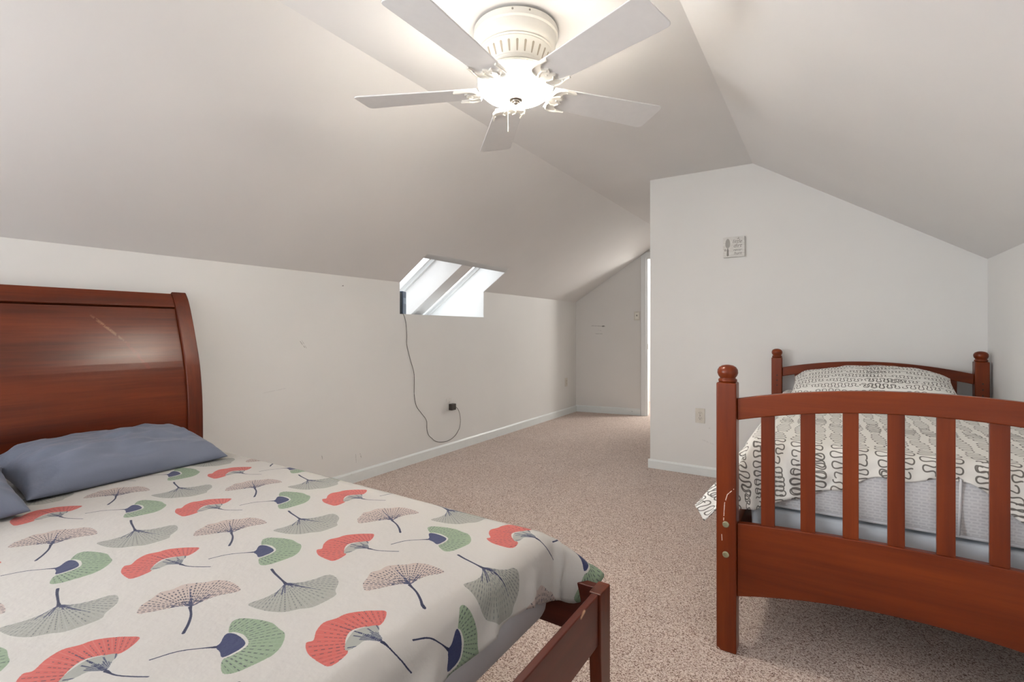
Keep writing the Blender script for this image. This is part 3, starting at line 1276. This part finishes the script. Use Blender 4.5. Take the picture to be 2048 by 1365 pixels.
def arch_board(zc_t, ze_t, zc_b, ze_b, y0, th, seg=36):
    """board whose top and bottom edges are arched"""
    bm = BM()
    pts = []
    for k in range(seg + 1):
        u = -1 + 2 * k / seg
        pts.append((XM + u * HWD, y0, zc_t + (ze_t - zc_t) * u * u))
    for k in range(seg, -1, -1):
        u = -1 + 2 * k / seg
        pts.append((XM + u * HWD, y0, zc_b + (ze_b - zc_b) * u * u))
    prism(bm, pts, (0, th, 0))
    return bm


FYR = FY + 0.016
tb_obj('top_rail', arch_board(0.920, 0.868, 0.853, 0.794, FYR, 0.030), wood_or_x, bevel=0.004)
tb_obj('lower_rail', arch_board(0.462, 0.443, 0.257, 0.192, FYR, 0.026), wood_or_x, bevel=0.003)
SLX = [-0.167, -0.053, 0.060, 0.171, 0.283, 0.394, 0.505, 0.617]
for x in SLX:
    u = (x - XM) / HWD
    bm = BM()
    box(bm, x - 0.0205, x + 0.0205, FYR + 0.008, FYR + 0.022, 0.462 - 0.019 * u * u - 0.006, 0.853 - 0.059 * u * u + 0.006)
    tb_obj('slat', bm, wood_or_z, bevel=0.002)
HYR = HY + 0.018
tb_obj('headboard_top_rail', arch_board(0.905, 0.850, 0.845, 0.790, HYR, 0.028), wood_or_x, bevel=0.004)
tb_obj('headboard_lower_rail', arch_board(0.46, 0.44, 0.26, 0.20, HYR, 0.026), wood_or_x, bevel=0.003)
for x in SLX:
    u = (x - XM) / HWD
    bm = BM()
    box(bm, x - 0.0205, x + 0.0205, HYR + 0.008, HYR + 0.02, 0.46 - 0.02 * u * u - 0.006, 0.845 - 0.055 * u * u + 0.006)
    tb_obj('headboard_slat', bm, wood_or_z, bevel=0.002)
for x in (XA, XB - 0.0):
    bm = BM()
    box(bm, x - 0.012, x + 0.012, FY + PH, HY, 0.24, 0.37)
    tb_obj('side_rail', bm, wood_or_y, bevel=0.003)
for k in range(9):
    y = 2.0 + k * 0.2
    bm = BM()
    box(bm, XA + 0.012, XB - 0.012, y, y + 0.07, 0.245, 0.262)
    tb_obj('support_slat', bm, wood_or_x)

# box spring, mattress
bs = empty('box_spring', (0.225, 2.87, 0.263), 'white box spring under the mattress of the slatted twin bed', 'box spring')
bb = rounded_box(-0.465, 0.465, -0.885, 0.875, 0.0, 0.198, 0.04, 0.012, sag=-0.004)
finish('box_spring_body', bb, mat_box, bs, smooth=True)
bm = BM()
box(bm, -0.43, 0.43, -0.889, -0.883, 0.012, 0.05)
finish('bottom_band', bm, m_plain('band_white', (0.72, 0.76, 0.79), 0.8), bs, bevel=0.002)
tmx = empty('mattress', (0.225, 2.875, 0.468), 'pale grey knit mattress on the box spring of the slatted twin bed', 'mattress')
TM0 = 0.45
o = finish('mattress_body', rounded_box(-0.475, 0.475, -0.905, 0.885, 0.0, 0.234, 0.06, 0.035, sag=0.012), mat_quilt, tmx, smooth=True)
m_pipe = m_plain('piping_grey', (0.60, 0.60, 0.62), 0.8)


def rim(z, ins, rr):
    pts = []
    x0, x1, y0, y1, rc = -0.475 + ins, 0.475 - ins, -0.905 + ins, 0.885 - ins, 0.06 - ins
    for cx, cy, a0 in ((x1 - rc, y1 - rc, 0), (x0 + rc, y1 - rc, 90), (x0 + rc, y0 + rc, 180), (x1 - rc, y0 + rc, 270)):
        for k in range(7):
            a = R(a0 + 90 * k / 6)
            pts.append((cx + rc * math.cos(a), cy + rc * math.sin(a), z))
    pts.append(pts[0])
    bm = BM()
    tube(bm, pts, rr, 8)
    return bm


finish('piping', rim(0.012, 0.010, 0.006), m_pipe, tmx, smooth=True)
bm = BM()
tube(bm, [(0.105, -0.917, 0.02), (0.108, -0.919, 0.10), (0.110, -0.918, 0.19)], 0.0035, 8)
finish('seam', bm, m_pipe, tmx, smooth=True)


HEM = [(-0.6, 0.30), (-0.2, 0.265), (-0.05, 0.20), (0.06, 0.145), (0.16, 0.112), (0.27, 0.092), (0.35, 0.09), (0.40, 0.125), (0.46, 0.175), (0.56, 0.24), (0.7, 0.20), (1.2, 0.22)]


def hang_s(s, t, nz):
    e = 1.970 + 0.05
    if t < e:
        for (a, la), (b, lb) in zip(HEM, HEM[1:]):
            if a <= s <= b:
                L = la + (lb - la) * (s - a) / (b - a)
        L += 0.022 * nz.noise(Vector((s * 11, 0.7, 0)))
        t = e - (e - t) / 0.26 * L
    if s < -0.2:
        ds = -0.2 - s
        s = -0.2 - ds * (0.95 + 0.2 * nz.noise(Vector((t * 3, 2.2, 0))))
    return s, t


sheet2 = drape_sheet('bed_sheet', (-0.56, 0.735), (1.76, 3.74), (0.225 - 0.478, 0.225 + 0.478, 1.970, 3.80), 0.708, 0.05, hang_s, 0.0105,
                     lambda s, t: (s / 0.6, t / 0.6), mat_squig, 0.006, 6.1, flare=0.50, flare_pow=1.2, tilt=0.16, fold_amp=0.010, corner_len=0.10)
tag(sheet2, 'off-white sheet with grey squiggly lines hanging over the mattress of the twin bed', 'bed sheet')
p3 = pillow('pillow', 0.78, 0.44, 0.16, mat_squig, 5.1, uvscale=1 / 0.6, wr=0.010, pinch=0.03, swap=True)
p3.location = (0.20, 3.55, 0.757)
p3.rotation_euler = (R(14), R(-2), R(-2))
tag(p3, 'plump off-white pillow with grey squiggly lines, leaning at the twin bed headboard', 'pillow')

# ------------------------------------------------------------------ ceiling fan
FC = Vector((-1.057, 1.677, 0))
fan = empty('ceiling_fan', (FC.x, FC.y, HC), 'white five-blade ceiling fan with a lit frosted glass bowl', 'ceiling fan')
m_fan = m_plain('fan_enamel', (0.80, 0.77, 0.70), 0.35, noise_amt=0.01)
m_blade = m_plain('fan_blade_white', (0.79, 0.78, 0.77), 0.45, noise_amt=0.015)
m_nick = m_plain('nickel', (0.35, 0.32, 0.29), 0.3, 1.0)
m_chain = m_plain('chain_metal', (0.42, 0.38, 0.30), 0.45, 0.8)
m_vent = m_plain('vent_shadow', (0.42, 0.36, 0.28), 0.6)


def fz(z):
    return z - HC


bm = BM()
lathe(bm, [(0, 0), (0.150, 0), (0.150, -0.008), (0.166, -0.009), (0.169, -0.013), (0.169, fz(2.274)), (0.166, fz(2.270)), (0.163, fz(2.268)), (0.1625, fz(2.262)), (0.160, fz(2.24)), (0.156, fz(2.228)), (0.148, fz(2.222)), (0.1, fz(2.220)), (0, fz(2.220))], seg=96)
house = finish('motor_housing', bm, m_fan, fan, auto=True)
for a in (-62, -40):
    bm = BM()
    Mx = Matrix.Rotation(R(a), 4, 'Z') @ Matrix.Translation((0.169, 0, -0.02)) @ Matrix.Rotation(R(90), 4, 'Y')
    lathe(bm, [(0, 0.002), (0.0035, 0.002), (0.004, 0), (0.004, -0.003)], (0, 0, 0), 12, Mx)
    finish('screw', bm, m_nick, house)
bm = BM()
lathe(bm, [(0.02, fz(2.221)), (0.145, fz(2.221)), (0.148, fz(2.218)), (0.1455, fz(2.215)), (0.142, fz(2.214)), (0.1435, fz(2.211)), (0.141, fz(2.207)), (0.137, fz(2.204)),
           (0.117, fz(2.158)), (0.119, fz(2.154)), (0.117, fz(2.150)), (0.121, fz(2.147)), (0.119, fz(2.142)), (0.112, fz(2.139)), (0.06, fz(2.138)), (0.02, fz(2.138))], seg=96)
ring = finish('vent_ring', bm, m_fan, fan, auto=True)
nslot = 26
for k in range(nslot):
    a = 2 * math.pi * k / nslot
    bm = BM()
    # rounded slot lying on the cone
    p0 = Vector((0.1335, 0, fz(2.196)))
    p1_ = Vector((0.1205, 0, fz(2.165)))
    ax = (p1_ - p0).normalized()
    side = Vector((0, 1, 0))
    nn = ax.cross(side).normalized()
    if nn.x < 0:
        nn = -nn
    pts = []
    for q in range(7):
        b_a = R(-90 + 180 * q / 6)
        pts.append(p0 - ax * 0.0 + side * 0.0045 * math.sin(b_a) - ax * 0.0045 * math.cos(b_a))
    for q in range(7):
        b_a = R(90 - 180 * q / 6)
        pts.append(p1_ + side * 0.0028 * math.sin(b_a) + ax * 0.0028 * math.cos(b_a))
    Mx = Matrix.Rotation(a, 3, 'Z')
    prism(bm, [Mx @ (p + nn * 0.0006) for p in pts], Mx @ (-nn * 0.002))
    finish('vent_slot', bm, m_vent, ring)
# light fitter and bowl
bm = BM()
lathe(bm, [(0, fz(2.138)), (0.05, fz(2.138)), (0.052, fz(2.130)), (0.075, fz(2.128)), (0.085, fz(2.126)), (0.148, fz(2.122)), (0.1515, fz(2.118)), (0.1515, fz(2.110)), (0.149, fz(2.110)), (0.149, fz(2.117)), (0.0, fz(2.119))], seg=64)
finish('light_fitter', bm, m_fan, fan, auto=True)
m_bowl, n_, l_, b_ = new_mat('frosted_glass_bowl')
tl = n_.new('ShaderNodeBsdfTranslucent')
tl.inputs[0].default_value = (0.95, 0.90, 0.82, 1)
em = n_.new('ShaderNodeEmission')
em.inputs[0].default_value = (1.0, 0.96, 0.91, 1)
BOWL_EMIT = em.inputs[1]
BOWL_EMIT.default_value = 32.0
gl2 = n_.new('ShaderNodeBsdfGlossy')
gl2.inputs['Roughness'].default_value = 0.15
ad = n_.new('ShaderNodeAddShader')
mx2 = n_.new('ShaderNodeMixShader')
mx2.inputs[0].default_value = 0.05
l_.new(tl.outputs[0], mx2.inputs[1])
l_.new(gl2.outputs[0], mx2.inputs[2])
l_.new(mx2.outputs[0], ad.inputs[0])
l_.new(em.outputs[0], ad.inputs[1])
l_.new(ad.outputs[0], n_['Material Output'].inputs[0])
bm = BM()
outer = [(0.1475, 2.114), (0.1505, 2.106), (0.152, 2.093), (0.150, 2.078), (0.142, 2.063), (0.128, 2.050), (0.105, 2.040), (0.075, 2.034), (0.04, 2.031), (0.0, 2.030)]
lathe(bm, [(r, fz(z)) for r, z in outer], seg=96)
bowl = finish('light_bowl', bm, m_bowl, fan, smooth=True)
bowl['label'] = 'frosted glass bowl, lit'
for sx in (-1, 1):
    a = R(YAW)
    off = Vector((math.cos(a), math.sin(a), 0)) * 0.062 * sx
    lp = lamp('bulb_light', 'POINT', (0, 0, 0), 11, (1.0, 0.95, 0.88), 0.028)
    lp.parent = fan
    lp.location = (off.x, off.y, fz(2.092))
bm = BM()
lathe(bm, [(0, fz(2.0315)), (0.026, fz(2.0315)), (0.0275, fz(2.029)), (0.025, fz(2.026)), (0.018, fz(2.025)), (0.016, fz(2.021)), (0.011, fz(2.020)), (0.009, fz(2.014)), (0.005, fz(2.011)), (0, fz(2.0105))], seg=32)
finish('finial', bm, m_nick, fan, auto=True)


def chain(px, py, z0, z1):
    bm = BM()
    n = int((z0 - z1) / 0.0042)
    for k in range(n):
        z = z0 - k * 0.0042
        bmesh.ops.create_icosphere(bm, subdivisions=1, radius=0.0021, matrix=Matrix.Translation((px, py, fz(z))))
    tube(bm, [(px, py, fz(z0)), (px, py, fz(z1))], 0.0006, 6)
    return finish('pull_chain', bm, m_chain, fan, smooth=True)


def loc_cam(lat, dep):
    a = R(YAW)
    return (lat * math.cos(a) - dep * math.sin(a), lat * math.sin(a) + dep * math.cos(a))


cx_, cy_ = loc_cam(-0.032, 0.035)
chain(cx_, cy_, 2.036, 1.912)
cx_, cy_ = loc_cam(0.034, -0.03)
chain(cx_, cy_, 2.038, 1.955)

# blades with scrolled irons
BZ = 2.063


def blade_bm():
    r0, r1, w0, w1 = 0.150, 0.660, 0.064, 0.084
    pts = []
    rc = 0.022
    pts += [(r0, -w0), (r1 - rc, -w1)]
    for k in range(1, 6):
        a = R(-90 + 90 * k / 6)
        pts.append((r1 - rc + rc * math.cos(a), -w1 + rc + rc * math.sin(a)))
    pts += [(r1, -w1 + rc), (r1, w1 - rc)]
    for k in range(1, 6):
        a = R(90 * k / 6)
        pts.append((r1 - rc + rc * math.cos(a), w1 - rc + rc * math.sin(a)))
    pts += [(r1 - rc, w1), (r0, w0)]
    bm = BM()
    prism(bm, [(x, y, 0) for x, y in pts], (0, 0, 0.006))
    return bm


def iron_bm():
    bm = BM()
    half = [(0.10, 0.014), (0.132, 0.014), (0.146, 0.026), (0.150, 0.046), (0.157, 0.062), (0.172, 0.071), (0.192, 0.072), (0.216, 0.067), (0.240, 0.066), (0.238, 0.060), (0.216, 0.055), (0.200, 0.050), (0.190, 0.038), (0.196, 0.028), (0.208, 0.020), (0.205, 0.010), (0.196, 0.0)]
    sm = smooth_poly(half, 3, False)
    pts = [(x, y) for x, y in sm] + [(x, -y) for x, y in reversed(sm[:-1])]
    prism(bm, [(x, y, 0) for x, y in pts], (0, 0, -0.006))
    # raised rim along the outer edge
    rimp = [(x, y, -0.007) for x, y in smooth_poly([(x + 0.003, y * 0.94) for x, y in half[2:9]], 4, False)]
    for sg in (1, -1):
        tube(bm, [(x, sg * y, z) for x, y, z in rimp], 0.0042, 8)
        tube(bm, [(0.145, sg * 0.010, -0.006), (0.165, sg * 0.026, -0.0075), (0.185, sg * 0.030, -0.0075), (0.198, sg * 0.018, -0.0065)], 0.0035, 8)
    # arm rising to the motor
    prism(bm, [(0.055, -0.016, 0.052), (0.095, -0.017, 0.050), (0.125, -0.016, 0.0), (0.115, -0.016, -0.006), (0.088, -0.017, 0.040), (0.055, -0.016, 0.044)], (0, 0.032, 0))
    return bm


PH0 = 24.1
BOFF = (-2.5, 3.1, 3.0, -1.4, -2.4)
first = None
for k in range(5):
    ang = PH0 + YAW + 72 * k + BOFF[k]
    if first is None:
        bl = finish('fan_blade', blade_bm(), m_blade, fan, bevel=0.0025)
        ir = finish('blade_iron', iron_bm(), m_fan, bl, auto=True)
        scs = []
        for x, y in ((0.180, 0.0), (0.206, 0.060), (0.206, -0.060)):
            bm = BM()
            lathe(bm, [(0, -0.0095), (0.003, -0.009), (0.0042, -0.0065), (0.0042, -0.004)], (x, y, 0), 12)
            scs.append(finish('screw', bm, m_fan, ir, auto=True))
        first = (bl, ir, scs)
        b_o = bl
    else:
        b_o = dup(first[0], fan)
        i_o = dup(first[1], b_o)
        for s in first[2]:
            dup(s, i_o)
    b_o.location = (0, 0, fz(BZ))
    b_o.rotation_euler = (Matrix.Rotation(R(ang), 3, 'Z') @ Matrix.Rotation(R(-9.6), 3, 'X')).to_euler()

# ------------------------------------------------------------------ wall things
m_plate = m_plain('plate_almond', (0.66, 0.62, 0.55), 0.4)
m_plate_w = m_plain('plate_white', (0.74, 0.72, 0.69), 0.4)
m_slot = m_plain('slot_dark', (0.05, 0.045, 0.04), 0.6)


def outlet(loc, rz, label, mat, pw=0.070, ph=0.112, group=None):
    o = empty('wall_outlet', loc, label, 'outlet', group, rz)
    bm = BM()
    box(bm, -pw / 2, pw / 2, -0.006, 0, -ph / 2, ph / 2)
    finish('cover_plate', bm, mat, o, bevel=0.003)
    for sz in (-1, 1):
        bm = BM()
        Mx = Matrix.Translation((0, -0.006, sz * 0.0195)) @ Matrix.Rotation(R(90), 4, 'X') @ Matrix.Diagonal((1, 0.85, 1, 1))
        lathe(bm, [(0, 0.0025), (0.0155, 0.0025), (0.0165, 0.0015), (0.0165, -0.001)], (0, 0, 0), 32, Mx)
        rc_ = finish('receptacle', bm, mat, o, auto=True)
        bm = BM()
        for sx, hh in ((-0.006, 0.0045), (0.006, 0.0038)):
            box(bm, sx - 0.001, sx + 0.001, -0.0092, -0.008, sz * 0.0195 + 0.003 - hh, sz * 0.0195 + 0.003 + hh)
        box(bm, -0.0022, 0.0022, -0.0092, -0.008, sz * 0.0195 - 0.0095, sz * 0.0195 - 0.0055)
        finish('slots', bm, m_slot, rc_)
    bm = BM()
    lathe(bm, [(0, 0.0015), (0.002, 0.0015), (0.003, 0), (0.003, -0.001)], (0, 0, 0), 12, Matrix.Translation((0, -0.006, 0)) @ Matrix.Rotation(R(90), 4, 'X'))
    finish('screw', bm, m_slot, o)
    return o


outlet((-0.8165, YP, 0.453), 0, 'almond duplex outlet low on the partition wall beside the twin bed', m_plate)
outlet((XL, 3.445, 0.432), R(90), 'white wall outlet holding the black power adapter', m_plate_w)
outlet((XL, 5.82, 0.424), R(90), 'almond outlet at the far end of the left wall near the corner', m_plate)
# light switch on the far wall
sw_p = fw(0.815, 1.292)
far_rz = math.atan2(fd.y, fd.x)
swt = empty('light_switch', sw_p, 'small light switch on the far wall next to the door casing', 'light switch', None, far_rz)
bm = BM()
box(bm, -0.036, 0.036, -0.006, 0, -0.058, 0.058)
finish('cover_plate', bm, m_plate, swt, bevel=0.003)
bm = BM()
box(bm, -0.022, 0.022, -0.008, -0.005, -0.040, 0.040)
finish('switch_insert', bm, m_plain('switch_ivory', (0.82, 0.79, 0.72), 0.4), swt, bevel=0.001)
bm = BM()
box(bm, -0.005, 0.005, -0.018, -0.007, -0.004, 0.016)
finish('toggle', bm, m_plain('toggle_brown', (0.12, 0.10, 0.085), 0.4), swt, bevel=0.002)

# power adapter and speaker with its cord
m_black = m_plain('black_plastic', (0.035, 0.028, 0.024), 0.4)
ad_o = empty('power_adapter', (XL + 0.0085, 3.462, 0.410), 'black square power adapter with a long thin cord, plugged into the left wall outlet', 'power adapter', None, R(90))
bm = BM()
box(bm, -0.030, 0.030, -0.040, 0, -0.028, 0.028)
finish('adapter_body', bm, m_black, ad_o, bevel=0.004, bseg=3)
bm = BM()
tube(bm, [(0.028, -0.02, 0.0), (0.036, -0.02, -0.001), (0.044, -0.018, -0.004)], [0.004, 0.0032, 0.0022], 10)
finish('strain_relief', bm, m_black, ad_o, smooth=True)

spk = empty('speaker', (XL - 0.062, 2.905, NZ + 0.001), 'small dark blue-grey speaker standing on the sill at the left of the skylight niche', 'speaker', None, R(28))
m_spk = m_plain('speaker_shell', srgb(44, 70, 100), 0.35)
m_spk2 = m_plain('speaker_side', srgb(120, 140, 165), 0.4)
m_mesh, n_, l_, b_ = new_mat('speaker_grille')
co = objco(n_)
v = n_.new('ShaderNodeTexVoronoi')
v.inputs['Scale'].default_value = 400
l_.new(co, v.inputs[0])
l_.new(ramp(n_, l_, v.outputs['Distance'], [(0.2, srgb(26, 34, 44)), (0.5, srgb(72, 80, 88))]), b_.inputs['Base Color'])
b_.inputs['Roughness'].default_value = 0.6
HS = 0.187
bm = BM()
box(bm, -0.036, 0.036, -0.045, 0.045, 0.0, HS)
finish('speaker_body', bm, m_spk, spk, bevel=0.004, bseg=3)
bm = BM()
box(bm, -0.031, 0.031, -0.048, -0.044, 0.008, HS - 0.008)
finish('grille', bm, m_mesh, spk, bevel=0.002)
bm = BM()
box(bm, 0.0355, 0.0375, -0.038, 0.038, 0.085, 0.135)
finish('control_panel', bm, m_spk2, spk, bevel=0.001)

cord_px = [(2.874, 1.2345), (2.890, 1.205), (2.905, 1.149), (2.913, 1.06), (2.913, 0.986), (2.950, 0.87), (2.994, 0.756), (2.999, 0.66), (2.999, 0.569), (3.023, 0.474), (3.078, 0.41), (3.132, 0.354), (3.151, 0.317), (3.152, 0.27), (3.157, 0.238), (3.176, 0.20), (3.207, 0.174), (3.255, 0.138), (3.312, 0.117), (3.37, 0.107), (3.434, 0.105), (3.495, 0.118), (3.541, 0.14), (3.575, 0.170), (3.592, 0.201), (3.600, 0.256), (3.588, 0.31), (3.570, 0.350), (3.540, 0.385), (3.506, 0.406)]
cp = [(XL - 0.03, 2.868, 1.240), (XL - 0.002, 2.871, 1.2375)]
for i, (y, z) in enumerate(cord_px):
    x = XL + 0.0035
    if i > len(cord_px) - 7:
        x = XL + 0.0035 + 0.024 * (i - (len(cord_px) - 7)) / 6
    cp.append((x, y, z))
bm = BM()
tube(bm, catmull(cp, 5), 0.0021, 8)
finish('power_cord', bm, m_plain('cord_dark', (0.07, 0.055, 0.045), 0.5), ad_o, smooth=True).matrix_parent_inverse = (Matrix.Translation(ad_o.location) @ Matrix.Rotation(R(90), 4, 'Z')).inverted()

# small wall sign
sg = empty('wall_sign', (-0.577, YP, 1.714), 'small square whitewashed wood sign with a garden trowel and script lettering, high on the partition', 'sign')
m_sg, n_, l_, b_ = new_mat('whitewashed_wood')
co = objco(n_)
f = tex_noise(n_, l_, scaled(n_, l_, co, (20, 20, 160)), 1.0, 4, 0.6)
l_.new(ramp(n_, l_, f, [(0.3, (0.62, 0.60, 0.56, 1)), (0.6, (0.78, 0.765, 0.73, 1))]), b_.inputs['Base Color'])
b_.inputs['Roughness'].default_value = 0.6
bm = BM()
box(bm, -0.072, 0.072, -0.030, 0, -0.074, 0.074)
finish('board', bm, m_sg, sg, bevel=0.0015)
m_ink = m_plain('sign_grey_ink', srgb(140, 136, 130), 0.7)
m_ink2 = m_plain('sign_light_ink', srgb(172, 168, 162), 0.7)
bm = BM()
sh = [(-0.040, -0.010)] + [(-0.040 + 0.0165 * math.cos(R(a)) * 1.0, 0.022 + 0.040 * math.sin(R(a)) * (1 if math.sin(R(a)) > 0 else 0.75)) for a in range(-70, 251, 16)]
prism(bm, [(x, -0.0302, z) for x, z in sh[1:]], (0, -0.0006, 0))
finish('trowel_blade', bm, m_ink2, sg)
bm = BM()
prism(bm, [(x - 0.04, -0.0302, z) for x, z in ((-0.003, -0.008), (0.003, -0.008), (0.004, -0.018), (0.0065, -0.022), (0.006, -0.035), (0.0075, -0.060), (0.004, -0.066), (-0.004, -0.066), (-0.0075, -0.060), (-0.006, -0.035), (-0.0065, -0.022), (-0.004, -0.018))], (0, -0.0006, 0))
finish('trowel_handle', bm, m_ink, sg)
bm = BM()
for q in range(5):
    a = R(q * 72)
    lathe(bm, [(0, 0.0006), (0.0035, 0.0006), (0.0035, 0)], (0, 0, 0), 10, Matrix.Translation((-0.057 + 0.005 * math.cos(a), -0.0302, -0.022 + 0.005 * math.sin(a))) @ Matrix.Rotation(R(90), 4, 'X'))
finish('flower', bm, m_ink2, sg)
for txt, x, z, sz in (('A', 0.029, 0.052, 0.022), ('little', 0.022, 0.027, 0.036), ('dirt', 0.024, -0.004, 0.038), ('never', 0.024, -0.031, 0.024), ('hurt', 0.026, -0.057, 0.030)):
    cu = bpy.data.curves.new('lettering', 'FONT')
    cu.body = txt
    cu.size = sz
    cu.shear = 0.35
    cu.align_x = 'CENTER'
    cu.extrude = 0.0003
    to = bpy.data.objects.new('tmp', cu)
    COL.objects.link(to)
    bpy.context.view_layer.update()
    dg = bpy.context.evaluated_depsgraph_get()
    me = bpy.data.meshes.new_from_object(to.evaluated_get(dg))
    bpy.data.objects.remove(to)
    lo_ = bpy.data.objects.new('lettering', me)
    me.materials.clear()
    me.materials.append(m_ink)
    COL.objects.link(lo_)
    lo_.parent = sg
    lo_.location = (x, -0.0305, z)
    lo_.rotation_euler = (R(90), 0, 0)
